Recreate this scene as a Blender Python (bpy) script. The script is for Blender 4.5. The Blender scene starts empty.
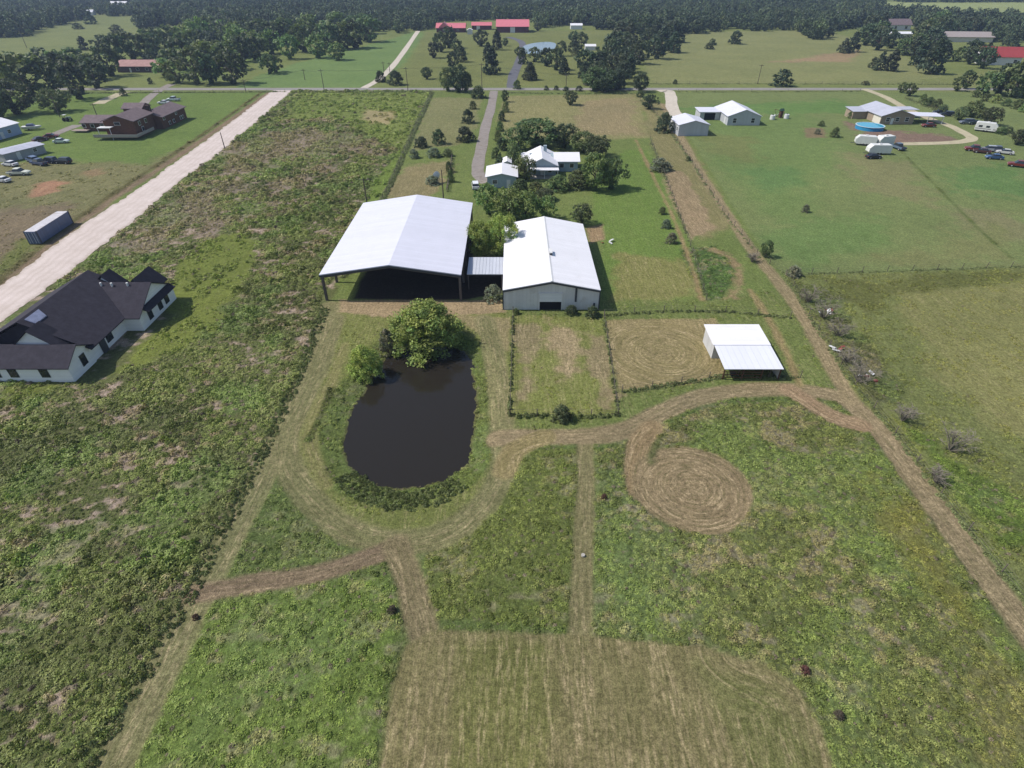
import bpy, math, random
import numpy as np
from mathutils import Vector, Matrix
R = math.radians
random.seed(7); rng = np.random.default_rng(7)
sc = bpy.context.scene
COL = sc.collection
# ---------------------------------------------------------------- camera
F, CH, TH = 569.0, 48.0, R(36.6)
ct, st = math.cos(TH), math.sin(TH)
cam = bpy.data.cameras.new('camera'); cam.lens = 36*F/1024; cam.sensor_width = 36; cam.clip_end = 9000; cam.clip_start = .5
co = bpy.data.objects.new('camera', cam); COL.objects.link(co)
co.location = (0, 0, CH); co.rotation_euler = (R(90)-TH, 0, 0); sc.camera = co
def G(px, py, z=0.0):
    """point of the ground seen at a photo pixel (survey of the photograph)"""
    a = (px-512)/F; b = (384-py)/F
    t = (z-CH)/(-st+b*ct)
    return (a*t, (ct+b*st)*t)
def hgt(px, py, Y):
    b = (384-py)/F
    return CH+(-st+b*ct)*Y/(ct+b*st)
def GP(pts): return [G(*p) for p in pts]
# ---------------------------------------------------------------- noise
def _h(ix, iy, s):
    n = (ix.astype(np.int64)*374761393+iy.astype(np.int64)*668265263+s*1274126177) & 0xffffffff
    n = ((n ^ (n >> 13))*1274126177) & 0xffffffff
    return ((n ^ (n >> 16)) & 0xffff)/65535.0
def vn(x, y, s=0):
    x = np.asarray(x, float); y = np.asarray(y, float)
    ix = np.floor(x); iy = np.floor(y); fx = x-ix; fy = y-iy
    fx = fx*fx*(3-2*fx); fy = fy*fy*(3-2*fy)
    a = _h(ix, iy, s); b = _h(ix+1, iy, s); c = _h(ix, iy+1, s); d = _h(ix+1, iy+1, s)
    return (a+(b-a)*fx)*(1-fy)+(c+(d-c)*fx)*fy
def fbm(x, y, s=0, o=4, g=.5):
    t = 0; a = 1; n = 0
    for k in range(o):
        t = t+a*vn(x*2**k+17.3*k, y*2**k-9.1*k, s+k); n += a; a *= g
    return t/n
def sst(a, b, x):
    t = np.clip((x-a)/(b-a), 0, 1); return t*t*(3-2*t)
def inpoly(x, y, poly):
    r = np.zeros(x.shape, bool); n = len(poly)
    for i in range(n):
        x0, y0 = poly[i]; x1, y1 = poly[(i+1) % n]
        if y0 == y1: continue
        c = ((y0 > y) != (y1 > y)) & (x < (x1-x0)*(y-y0)/(y1-y0)+x0)
        r ^= c
    return r
def dline(x, y, pts, closed=False):
    """distance to a polyline, length along it, signed side"""
    best = np.full(x.shape, 1e9); al = np.zeros(x.shape); acc = 0; sd = np.zeros(x.shape)
    n = len(pts)
    for i in range(n if closed else n-1):
        x0, y0 = pts[i]; x1, y1 = pts[(i+1) % n]
        dx, dy = x1-x0, y1-y0; L = math.hypot(dx, dy)+1e-9
        t = np.clip(((x-x0)*dx+(y-y0)*dy)/(L*L), 0, 1)
        ex = x-x0-t*dx; ey = y-y0-t*dy
        d = np.hypot(ex, ey); m = d < best
        best = np.where(m, d, best); al = np.where(m, acc+t*L, al)
        sd = np.where(m, np.sign(dx*(y-y0)-dy*(x-x0))*d, sd); acc += L
    return best, al, sd
def smooth_line(pts, n=4):
    P = [np.array(p, float) for p in pts]; out = []
    P = [2*P[0]-P[1]]+P+[2*P[-1]-P[-2]]
    for i in range(1, len(P)-2):
        for k in range(n):
            t = k/n; a, b, c, d = P[i-1:i+3]
            out.append(tuple(.5*((2*b)+(c-a)*t+(2*a-5*b+4*c-d)*t*t+(3*b-a-3*c+d)*t**3)))
    out.append(tuple(P[-2])); return out
def S(r, g, b, k=1.25):
    f = lambda v: (v/255/12.92 if v < 10 else ((v/255+.055)/1.055)**2.4)/k
    return (f(r), f(g), f(b))
# ---------------------------------------------------------------- ground survey
# each layer: (kind, points, width/soft, colour, rough 0..1, straw 0..1, noise)
POND = smooth_line(GP([(388,354),(425,345),(462,350),(471,372),(472,400),(471,425),(467,448),(458,463),(440,474),(418,480),(396,484),(374,477),(352,465),(346,448),(346,430),(352,408),(361,395),(371,380),(378,366)]+[(388,354)]), 3)[:-1]
T = {}
def desat(c, k=.09):
    m = sum(c)/3; c = tuple(v+(m-v)*k for v in c); return (c[0]*1.06, c[1]*1.03, c[2]*.9) if c[1] > c[0] else (c[0], c[1]*1.01, c[2]*.98)
def poly(px, col, rough, straw=0.0, soft=1.0, nz=1.0, ang=0.0): LAY.append(('p', GP(px), soft, desat(col), rough, straw, nz, ang))
def path(px, w, col, rough=0, straw=.7, soft=.35, nz=.25, pxw=False): LAY.append(('l', smooth_line(GP(px), 5), w, col, rough, straw, nz, soft))
LAY = []
Gm = S(104,120,62); Gl = S(96,122,66); TAN = S(150,134,98); DRK = S(72,82,46)
# --- north of the road
poly([(-700,95),(-700,1),(1800,1),(1800,95)], S(112,124,72), .1, .2, 4)
poly([(-400,60),(-60,12),(240,8),(250,30),(160,45),(60,55)], S(114,124,78), .1, .2, 6, 6)
poly([(150,64),(190,36),(250,45),(260,60),(200,82)], S(108,128,74), .1, 0, 5, 4)
poly([(236,88),(262,74),(300,62),(380,42),(418,31),(427,34),(402,66),(368,88)], S(106,130,78), .1, 0, 3, 3)
poly([(425,32),(640,30),(640,86),(400,86)], S(112,120,72), .1, .2, 4, 3)
poly([(650,84),(640,44),(690,32),(820,30),(880,44),(960,84)], S(124,130,86), .2, .3, 4, 4)
poly([(770,62),(860,50),(850,62)], S(150,128,96), .1, .5, 5, 6)
poly([(900,84),(1040,62),(1300,60),(1300,100),(980,100)], S(118,126,78), .3, .2, 4, 4)
poly([(880,10),(1024,16),(1500,20),(1500,3),(880,2)], S(140,152,100), 0, .2, 15, 10)
# --- west of the gravel road
poly([(-500,92),(288,92),(60,240),(0,290),(-600,700)], S(102,124,64), .12, .1, 2)
poly([(-400,180),(60,160),(150,165),(200,138),(120,195),(40,250),(0,290),(-400,400)], S(120,118,78), .3, .35, 4, 5)
poly([(28,186),(55,178),(75,182),(55,192),(32,197)], S(160,118,92), .1, .5, 2, 3)
poly([(85,172),(102,168),(104,174),(90,180)], S(138,116,84), .1, .5, 2, 3)
poly([(-60,215),(20,210),(60,204),(70,212),(35,250),(0,278),(-60,300)], S(122,108,86), .3, .4, 3, 5)
poly([(0,262),(20,240),(45,236),(20,262),(0,276)], S(104,112,62), .5, .2, 1.5, 2)
path([(-40,318),(0,286),(60,237),(110,201),(160,168),(215,131),(270,92)], 2.6, S(128,110,90), .1, .4, .8, .8)
path([(-40,312),(0,280),(60,231),(110,196),(160,163),(210,129),(262,92)], 1.6, S(92,88,54), .5, .2, .8, .8)
# --- big weedy field between the gravel road and the left lane
LF = [(0,322),(60,279),(126,227),(180,181),(225,148),(293,91),(431,91),(412,140),(385,195),(362,240),(330,312),(205,585),(88,768),(-900,768),(-700,500)]
poly(LF, S(92,100,62), 1.0, .15, .5, .6)
poly([(300,92),(430,92),(408,150),(380,145),(330,118),(280,122)], S(112,126,66), .55, .1, 4, 5)
poly([(368,110),(395,112),(392,126),(368,124)], S(160,146,104), .3, .4, 3, 4)
poly([(150,330),(180,262),(215,235),(255,232),(250,275),(215,330),(140,372),(0,400),(0,385),(100,380)], S(110,122,58), .5, .1, 2.5, 4)
poly([(385,195),(408,150),(398,150),(362,205),(335,285),(350,285)], S(108,128,60), .4, .1, 1.5, 2)
poly([(190,235),(250,203),(300,178),(345,140),(365,132),(338,160),(300,183),(255,214),(200,238)], S(142,126,112), .75, .35, 2.5, 9)
poly([(120,265),(180,200),(230,175),(240,190),(200,222),(150,262)], S(134,122,106), .75, .3, 3, 9)
poly([(215,150),(300,128),(390,140),(385,155),(300,160),(215,180)], S(132,120,102), .75, .3, 3, 11)
# --- middle: everything east of the left lane, south of the barns
poly([(330,305),(600,300),(790,290),(850,390),(1024,640),(1200,768),(80,768),(205,585)], S(92,108,62), .75, .1, 1, .5)
poly([(330,306),(785,285),(845,385),(700,402),(600,432),(500,432),(500,320),(480,310),(330,330)], S(104,118,66), .35, .3, 1, 1)
poly([(128,768),(205,605),(250,596),(385,575),(402,610),(383,690),(374,768)], S(100,120,60), .85, .05, .3, .3)
poly([(425,560),(450,520),(500,460),(530,450),(578,448),(578,560),(572,628),(430,618)], S(98,110,60), .8, .1, .3, .3)
poly([(598,455),(650,430),(720,405),(800,402),(860,430),(960,560),(1060,720),(1080,768),(838,768),(815,715),(780,672),(700,642),(600,630)], S(98,108,66), 1.0, .1, .3, .3)
poly([(600,470),(625,470),(690,560),(700,640),(602,630)], S(102,116,74), .9, 0, 2, 2)
poly([(860,440),(940,540),(960,600),(900,560),(850,480)], S(112,114,62), .7, .1, 3, 6)
poly([(980,680),(1024,660),(1100,768),(960,768)], S(112,112,66), .7, .2, 3, 6)
# --- east of the right lane
poly([(660,92),(1060,92),(1400,200),(1400,262),(1024,267),(786,275),(745,225),(700,155),(672,108)], S(112,126,80), .1, .05, 1, 1)
poly([(690,120),(800,110),(850,150),(800,230),(740,200)], S(106,127,76), .1, .05, 8, 8)
for pl_, c_, n_ in (([(740,170),(800,165),(815,190),(760,196)], (94,124,74), 9), ([(940,172),(1020,168),(1030,192),(960,195)], (94,124,74), 9), ([(700,130),(760,140),(750,160),(705,150)], (112,122,76), 8),
        ([(830,150),(910,165),(940,210),(860,190)], (126,126,84), 10), ([(760,225),(880,215),(900,250),(790,255)], (104,128,76), 9), ([(950,205),(1024,215),(1040,245),(980,240)], (126,124,86), 8), ([(680,108),(840,100),(850,112),(700,118)], (98,128,72), 8), ([(870,260),(1000,225),(1024,262),(900,268)], (118,124,82), 8)):
    poly(pl_, S(*c_), .1, .1, 6, n_)
poly([(786,276),(1024,268),(1500,260),(1500,900),(1080,700),(1024,590),(845,385)], S(110,118,72), .55, .1, 1, 1)
poly([(890,290),(1100,272),(1100,480),(1010,440),(940,380)], S(124,126,80), .3, .3, 4, 5)
poly([(900,420),(1024,500),(1060,560),(1000,540),(930,470)], S(90,110,52), .9, 0, 2, 3)
poly([(830,282),(1024,272),(1024,282),(900,292),(870,320)], S(98,104,60), .5, .1, 2, 3)
poly([(795,290),(830,290),(905,400),(880,410)], S(88,94,66), .8, .2, 2, 3)
# --- north of the barns
poly([(431,92),(660,92),(745,225),(790,290),(500,300),(330,305),(385,195)], S(106,122,68), .2, .15, 1, 1)
poly([(432,98),(480,98),(472,130),(455,145),(412,150)], S(126,126,82), .15, .4, 2, 4)
poly([(400,166),(452,160),(448,185),(430,200),(385,200)], S(134,124,86), .2, .5, 2, 4)
poly([(505,96),(640,94),(650,138),(580,140),(510,140),(498,120)], S(134,130,84), .15, .5, 2, 2)
poly([(580,100),(630,98),(640,135),(580,134)], S(142,128,92), .1, .6, 3, 6)
poly([(640,100),(665,104),(738,225),(700,240),(665,172),(650,140)], S(128,122,80), .2, .4, 2, 2)
poly([(652,170),(682,172),(716,228),(690,241),(672,210)], S(148,128,98), .1, .7, 1, 2)
poly([(590,195),(625,150),(648,150),(690,240),(698,300),(607,300)], S(102,126,62), .15, .15, 1.5, 2)
poly([(615,250),(690,262),(700,298),(612,300)], S(122,124,74), .2, .5, 2, 3)
poly([(585,228),(604,224),(604,240),(590,244)], S(150,126,94), .1, .6, 1, 1)
poly([(680,250),(715,246),(738,262),(722,300),(702,300)], S(82,108,60), .9, .1, .8, 1)
path([(636,140),(655,180),(672,215),(690,262),(702,300)], .8, S(146,128,92), .1, .5, .5, .5)
path([(715,250),(735,262),(740,285),(725,300)], 1.4, S(142,124,92), .1, .6, .8, 1.6)
path([(900,150),(940,190),(980,230),(1012,258)], .7, S(92,104,58), .3, .1, .5, .5)
# --- yard round the pond, barn aprons
poly([(330,312),(500,306),(512,320),(510,430),(480,520),(400,545),(330,520),(278,450)], S(112,120,68), .3, .4, .8, .8)
poly([(340,300),(500,300),(505,312),(400,318),(336,312)], S(156,136,104), .1, .5, .6, 1)
LAY.append(('p', [(-28.2,89.8),(-8,89.6),(-1.7,92),(-1.7,101),(-8,101),(-8,125),(-28.2,125)], .6, (.030,.025,.022), 0, 0, .5, 0))  # barn floor soil, blackened to paint in the shade under barn and canopy roofs
poly([(455,315),(510,318),(508,350),(490,345)], S(142,130,92), .1, .6, .8, 1)
LAY.append(('l', POND+[POND[0]], 7.5, desat(S(96,110,60)), .75, .05, .8, .6))   # reeds and tall bank grass
path([(330,306),(322,345),(300,395),(275,450),(250,500),(205,585),(160,675),(95,800)], 3.3, S(122,120,84), 0, .75, .3, .2)
path([(335,318),(320,365),(306,395),(285,440),(292,472),(312,502),(342,527),(380,540),(420,541),(458,528),(486,502),(503,470),(502,430),(500,390),(493,350),(485,320)], 3.2, S(120,118,82), 0, .65, .35, .3)
path([(345,345),(333,378),(320,400),(310,430),(314,455),(325,485)], 1.5, S(128,126,80), .1, .7, .4, .4)
path([(330,390),(320,415),(308,440)], .7, S(80,86,48), .9, 0, .3, .3)
path([(195,594),(260,583),(325,571),(392,549)], 2.3, S(124,108,88), 0, .65, .3, .25)
path([(396,546),(408,575),(414,600),(424,632)], 2.8, S(122,112,84), 0, .7, .3, .25)
path([(584,436),(586,480),(584,530),(582,580),(580,635)], 2.1, S(124,118,84), 0, .6, .25, .15)
path([(498,438),(545,437),(585,436),(622,431),(660,413),(700,397),(745,390),(800,390),(845,400),(880,432),(912,474),(950,525),(1000,595),(1060,670)], 3.1, S(138,124,96), 0, .75, .3, .25)
path([(505,470),(515,450),(545,437)], 3.0, S(136,124,86), 0, .8, .3, .25)
path([(790,390),(830,415),(860,425)], 3.0, S(146,124,98), 0, .85, .3, .3)
path([(652,428),(640,445),(636,470),(640,490)], 3.0, S(142,122,92), 0, .85, .3, .2)
path([(850,400),(822,350),(800,312),(775,278),(748,245),(722,205),(700,172),(680,135),(662,104)], 2.4, S(142,128,98), 0, .65, .4, .3)
path([(800,385),(785,350),(768,318),(750,290)], 1.2, S(140,126,88), .1, .6, .4, .4)
# paddock and shed yard
poly([(514,315),(602,318),(617,416),(511,414)], S(116,124,68), .25, .45, .5, .5)
poly([(518,330),(535,325),(534,400),(516,405)], S(138,126,92), .1, .7, 1.6, 4)
poly([(548,322),(572,335),(574,380),(566,392)], S(156,138,104), .1, .8, 1.6, 4)
poly([(588,335),(604,340),(614,412),(602,405)], S(142,128,94), .1, .6, 1.4, 3.5)
poly([(604,320),(716,318),(726,376),(690,384),(618,390)], S(142,128,88), .05, .85, .5, .6)
SPC = G(691,487); SPR = 6.5
SHC = G(662,352)
LAY.append(('c', SPC, SPR, S(136,120,92), 0, .95, .3, .4))
path([(662,436),(654,448),(650,462)], .8, S(92,96,60), .6, .2, .4, .4)
# mown field at the bottom
MF = [(432,630),(404,648),(390,690),(374,800),(842,800),(822,730),(800,688),(764,662),(700,646),(640,640),(590,636),(560,634)]
poly(MF, S(124,116,78), 0, .78, .4, .3)
poly([(470,650),(540,650),(560,800),(440,800)], S(110,112,68), 0, .75, 2, 2)
poly([(700,668),(780,690),(820,800),(760,800)], S(114,114,68), 0, .75, 2, 2)
# bare dirt by the tan house
poly([(845,122),(866,126),(880,130),(940,135),(950,142),(905,145),(860,135)], S(130,106,94), .1, .3, 2.2, 6)
poly([(803,128),(822,128),(826,138),(808,138)], S(128,112,84), .1, .3, 1.5, 2)
HOUSEPAD = [(-86,64.5,-60,93)]
def survey(x, y, fine=True):
    x = np.asarray(x, float); y = np.asarray(y, float); N = x.shape[0]
    col = np.tile(np.array(S(108,120,72)), (N, 1)); rough = np.full(N, .15); straw = np.full(N, .1)
    u = x.copy(); v = y.copy()
    n1 = fbm(x/3.1, y/3.1, 3, 3)-.5; n2 = fbm(x/14, y/14, 11, 4)-.5; nf = fbm(x/.9, y/.9, 23, 2)-.5
    dist = np.hypot(x, y)
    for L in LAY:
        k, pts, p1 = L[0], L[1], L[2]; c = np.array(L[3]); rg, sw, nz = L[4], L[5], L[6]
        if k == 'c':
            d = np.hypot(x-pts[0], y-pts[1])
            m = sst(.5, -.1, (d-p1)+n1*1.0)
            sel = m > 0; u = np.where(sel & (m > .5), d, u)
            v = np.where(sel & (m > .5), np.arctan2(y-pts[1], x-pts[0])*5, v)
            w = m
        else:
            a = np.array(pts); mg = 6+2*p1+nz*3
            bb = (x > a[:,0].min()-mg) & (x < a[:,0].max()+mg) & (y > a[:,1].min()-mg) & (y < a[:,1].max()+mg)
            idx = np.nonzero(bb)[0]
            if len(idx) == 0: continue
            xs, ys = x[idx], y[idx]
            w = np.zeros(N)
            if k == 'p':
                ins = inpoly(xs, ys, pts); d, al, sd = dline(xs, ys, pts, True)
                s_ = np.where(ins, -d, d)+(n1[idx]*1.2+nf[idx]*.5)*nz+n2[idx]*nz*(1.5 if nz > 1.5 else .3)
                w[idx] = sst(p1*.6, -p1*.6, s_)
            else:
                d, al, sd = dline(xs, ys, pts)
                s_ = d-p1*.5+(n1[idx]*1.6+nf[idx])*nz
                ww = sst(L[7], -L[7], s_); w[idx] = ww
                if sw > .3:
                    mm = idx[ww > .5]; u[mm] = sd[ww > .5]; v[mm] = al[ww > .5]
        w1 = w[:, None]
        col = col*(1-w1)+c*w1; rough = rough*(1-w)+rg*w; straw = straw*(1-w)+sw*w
    m = inpoly(x, y, GP(MF))
    idx = np.nonzero(m)[0]
    if len(idx):
        d, al, _ = dline(x[idx], y[idx], smooth_line(GP([(740,652),(775,668),(802,690),(822,730),(842,800)]), 4))
        q = d+n2[idx]*3 < 4.5; u[idx] = np.where(q, d+(n1[idx])*.5, x[idx]+n2[idx]*.6); v[idx] = np.where(q, al, y[idx])
    # arcs mown in the yard west of the shed
    d = np.hypot(x-SHC[0], y-SHC[1]); m = inpoly(x, y, GP([(604,320),(716,318),(726,376),(690,384),(618,390)])) & (d < 9.5)
    u = np.where(m, d, u); v = np.where(m, np.arctan2(y-SHC[1], x-SHC[0])*5, v)
    # large soft colour drift of the grass itself
    r2 = rough[:, None]
    drift = (1+.30*n2[:, None]*np.array([1.05, .8, .9])+.12*n1[:, None])
    col = col*drift
    # dead / purple-brown patches inside weeds
    dead = fbm(x/6.5+3, y/4.5, 41, 4); pm = sst(.54, .63, .42*dead+.58*fbm(x/1.5, y/1.0, 43, 4))*sst(.6, .95, rough)
    lf = inpoly(x, y, GP(LF)); pm = pm*np.where(lf, .95, .4)
    col = col*(1-pm[:, None])+np.array(S(166,148,134))*pm[:, None]; straw = straw+pm*.55
    green = fbm(x/9-7, y/9, 57, 4); gm = sst(.54, .66, green)*sst(.5, .9, rough)*.6
    col = col*(1-gm[:, None])+np.array(S(104,122,70))*gm[:, None]
    # pond basin
    ins = inpoly(x, y, POND); near = (np.abs(x-np.mean([p[0] for p in POND])) < 30) & (np.abs(y-np.mean([p[1] for p in POND])) < 30)
    h = np.zeros(N)
    idx = np.nonzero(near)[0]
    if len(idx):
        d, al, sd = dline(x[idx], y[idx], POND, True); sgn = np.where(ins[idx], -d, d)+(n1[idx]*1.1+nf[idx]*.5)
        hh = np.where(sgn < 0, -.75+np.maximum(sgn, -3)*.3, -.75+.75*sst(0, 4.5, sgn))
        h[idx] = hh
        mud = (sst(.75, .1, sgn)*.85)[:, None]; col[idx] = col[idx]*(1-mud)+np.array(S(84,72,56))*mud
        rough[idx] *= sst(0, .6, sgn); rough[idx] = np.where(sgn < 0, 0, rough[idx])
    rough = np.where(ins, 0, rough)
    # buildings pads and roads stay smooth
    for x0, y0, x1, y1 in PADS:
        m = (x > x0) & (x < x1) & (y > y0) & (y < y1); rough = np.where(m, 0, rough)
    for pts, w_ in ROADS:
        a = np.array(pts); bb = np.nonzero((x > a[:,0].min()-8) & (x < a[:,0].max()+8) & (y > a[:,1].min()-8) & (y < a[:,1].max()+8))[0]
        if len(bb):
            if w_ is None: d, _, _ = dline(x[bb], y[bb], pts, True); m = inpoly(x[bb], y[bb], pts) | (d < .6)
            else: d, _, _ = dline(x[bb], y[bb], pts); m = d < w_*.5+.5
            rough[bb] = np.where(m, 0, rough[bb]); straw[bb] = np.where(m, .2, straw[bb])
    bump = (fbm(x/1.3, y/1.3, 71, 3)-.35)*.42*np.clip(rough-.1, 0, 1)
    return col, rough, straw, u, v, h+np.where(near & ins, 0, bump)+0.0
PADS = [(-34,88,-7,126), (-2.5,85.5,16.5,116), (27,64,39,77), (-87,65,-57,93), (-105,113,-96,128)]
GRAVEL_L = GP([(-60,335),(0,287.5),(77,229),(143,186),(170,166),(218,132),(272.8,90.5)])
GRAVEL_R = GP([(293,90.5),(224.6,148.5),(180.5,181),(126,227),(60,279),(0,322),(-60,372)])
GRAVEL = GRAVEL_L+GRAVEL_R
DRIVES = [('farm_driveway', smooth_line(GP([(494,91),(491,108),(486,125),(482,145),(478,165),(479,176),(487,183)])), 3.6, 'gravel_grey'),
          ('far_driveway', smooth_line(GP([(364,88),(378,80),(392,67),(405,50),(418,31)])), 3.6, 'gravel_pale'),
          ('asphalt_driveway', smooth_line(GP([(512,88),(513,76),(519,62),(523,48),(520,41),(508,37)])), 5.0, 'asphalt'),
          ('white_driveway', smooth_line(GP([(658,91),(668,91),(671,97),(672,107),(677,116),(682,124)])), 5.0, 'gravel_pale'),
          ('loop_driveway', smooth_line(GP([(864,89),(885,97),(905,108),(930,119),(950,126),(964,133),(972,138),(966,141),(945,143),(900,144)])), 3.6, 'gravel_tan'),
          ('west_driveway', smooth_line(GP([(172,84),(160,90),(150,97),(143,104)])), 4.0, 'gravel_grey'),
          ('barn_drive', smooth_line(GP([(125,92),(110,98),(98,104)])), 5.0, 'gravel_tan'),
          ('yard_track', smooth_line(GP([(78,125),(55,134),(38,141),(22,149)])), 4.0, 'gravel_grey')]
ROADS = [(GRAVEL, None)]+[(d[1], d[2]) for d in DRIVES]+[([(-700,296.5),(900,296.5)], 7)]
# ---------------------------------------------------------------- materials
MATS = {}
class NT:
    def __init__(s, name):
        s.m = bpy.data.materials.new(name); s.m.use_nodes = True; s.t = s.m.node_tree; s.n = s.t.nodes; s.l = s.t.links
        s.b = s.n['Principled BSDF']; s.b.inputs['Specular IOR Level'].default_value = .25
    def node(s, t, **k):
        n = s.n.new(t)
        for a, b in k.items():
            if a.startswith('i_'):
                q = a[2:]; q = int(q) if q.isdigit() else q.replace('_', ' ')
                n.inputs[q].default_value = b
            else: setattr(n, a, b)
        return n
    def link(s, a, b): s.l.new(a, b)
    def noise(s, vec, scale, detail=3, rough=.55):
        n = s.node('ShaderNodeTexNoise', i_Scale=scale, i_Detail=detail, i_Roughness=rough)
        if vec is not None: s.link(vec, n.inputs['Vector'])
        return n.outputs['Fac']
    def ramp(s, fac, a, b, lo, hi):
        n = s.node('ShaderNodeMapRange', i_1=a, i_2=b, i_3=lo, i_4=hi); s.link(fac, n.inputs[0]); return n.outputs[0]
    def mul(s, a, b, op='MULTIPLY'):
        n = s.node('ShaderNodeMath', operation=op)
        for i, q in enumerate((a, b)):
            if isinstance(q, (int, float)): n.inputs[i].default_value = q
            else: s.link(q, n.inputs[i])
        return n.outputs[0]
    def mix(s, f, a, b, bt='MIX'):
        n = s.node('ShaderNodeMix', data_type='RGBA', blend_type=bt)
        for i, q in ((0, f), (6, a), (7, b)):
            if isinstance(q, (int, float)): n.inputs[i].default_value = q
            elif isinstance(q, tuple): n.inputs[i].default_value = (*q[:3], 1)
            else: s.link(q, n.inputs[i])
        return n.outputs[2]
    def bump(s, h, st_, dist=.05):
        n = s.node('ShaderNodeBump', i_Strength=st_, i_Distance=dist); s.link(h, n.inputs['Height']); s.link(n.outputs[0], s.b.inputs['Normal'])
def pmat(name, c, rough=.7, var=.12, scale=1.5, spec=.25, metal=0, bump=0, stain=None):
    """plain painted / mineral surface with wear at two scales"""
    if name in MATS: return MATS[name]
    k = NT(name); tc = k.node('ShaderNodeTexCoord').outputs['Object']
    n = k.noise(tc, scale, 5, .65); n2 = k.noise(tc, scale*7, 3, .6)
    f = k.mul(k.ramp(n, .3, .7, 1-var, 1+var), k.ramp(n2, .3, .7, 1-var*.5, 1+var*.5))
    v = k.node('ShaderNodeVectorMath', operation='SCALE', i_0=(*c,)); k.link(f, v.inputs['Scale'])
    out = v.outputs[0]
    if stain:
        out = k.mix(k.ramp(k.noise(tc, scale*.6, 6, .7), .52, .72, 0, .7), out, stain)
    k.link(out, k.b.inputs['Base Color']); k.b.inputs['Roughness'].default_value = rough
    k.b.inputs['Specular IOR Level'].default_value = spec; k.b.inputs['Metallic'].default_value = metal
    if bump: k.bump(n2, bump)
    MATS[name] = k.m; return k.m
def ribmat(name, c, pitch=.9, axis=1, rough=.45, var=.05, strength=.5, dirt=None):
    """ribbed sheet metal, ribs across the given local axis"""
    if name in MATS: return MATS[name]
    k = NT(name); tc = k.node('ShaderNodeTexCoord').outputs['Object']
    sp = k.node('ShaderNodeSeparateXYZ'); k.link(tc, sp.inputs[0]); a = sp.outputs[axis]
    fr = k.mul(k.mul(a, 1/pitch), 0.0, 'ADD'); fr = k.mul(fr, 1.0, 'FRACT') if False else fr
    f = k.node('ShaderNodeMath', operation='FRACT'); k.link(fr, f.inputs[0]); f = f.outputs[0]
    rib = k.ramp(k.mul(k.mul(f, .5, 'SUBTRACT'), 0, 'ABSOLUTE') if False else f, 0, .12, 1, 0)
    fl = k.node('ShaderNodeMath', operation='FLOOR'); k.link(fr, fl.inputs[0])
    wn = k.node('ShaderNodeTexWhiteNoise', noise_dimensions='1D'); k.link(fl.outputs[0], wn.inputs['W'])
    n = k.noise(tc, .5, 5, .65)
    s_ = k.mul(k.ramp(wn.outputs[0], 0, 1, 1-var, 1+var), k.ramp(n, .3, .7, 1-var*1.2, 1+var))
    s_ = k.mul(s_, k.ramp(rib, 0, 1, 1, .9))
    v = k.node('ShaderNodeVectorMath', operation='SCALE', i_0=(*c,)); k.link(s_, v.inputs['Scale']); out = v.outputs[0]
    if dirt: out = k.mix(k.ramp(k.noise(tc, .35, 6, .7), .55, .75, 0, .55), out, dirt)
    k.link(out, k.b.inputs['Base Color']); k.b.inputs['Roughness'].default_value = rough
    k.b.inputs['Specular IOR Level'].default_value = .35; k.bump(rib, strength, .04)
    MATS[name] = k.m; return k.m
def objmat(name, rough=.35, spec=.5):
    """paint whose colour is the object's own colour"""
    if name in MATS: return MATS[name]
    k = NT(name); oi = k.node('ShaderNodeObjectInfo'); tc = k.node('ShaderNodeTexCoord').outputs['Object']
    f = k.ramp(k.noise(tc, 1.5, 4), .3, .7, .9, 1.08)
    v = k.node('ShaderNodeVectorMath', operation='SCALE'); k.link(oi.outputs['Color'], v.inputs[0]); k.link(f, v.inputs['Scale'])
    k.link(v.outputs[0], k.b.inputs['Base Color']); k.b.inputs['Roughness'].default_value = rough; k.b.inputs['Specular IOR Level'].default_value = spec
    MATS[name] = k.m; return k.m
def leafmat(name, inst=False, trans=.25):
    if name in MATS: return MATS[name]
    k = NT(name)
    at = k.node('ShaderNodeAttribute', attribute_name='lc')
    if inst == 'attr':
        c = k.node('ShaderNodeAttribute', attribute_name='icol', attribute_type='INSTANCER').outputs['Color']
    else:
        c = k.node('ShaderNodeObjectInfo').outputs['Color']
    out = k.mix(1.0, c, at.outputs['Color'], 'MULTIPLY')
    k.link(out, k.b.inputs['Base Color']); k.b.inputs['Roughness'].default_value = .6; k.b.inputs['Specular IOR Level'].default_value = .3
    tr = k.node('ShaderNodeBsdfTranslucent'); br = k.mix(1.0, out, (1.25, 1.4, .6), 'MULTIPLY'); k.link(br, tr.inputs[0])
    ms = k.node('ShaderNodeMixShader', i_0=trans); k.link(k.b.outputs[0], ms.inputs[1]); k.link(tr.outputs[0], ms.inputs[2])
    k.link(ms.outputs[0], k.n['Material Output'].inputs['Surface'])
    MATS[name] = k.m; return k.m
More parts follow.
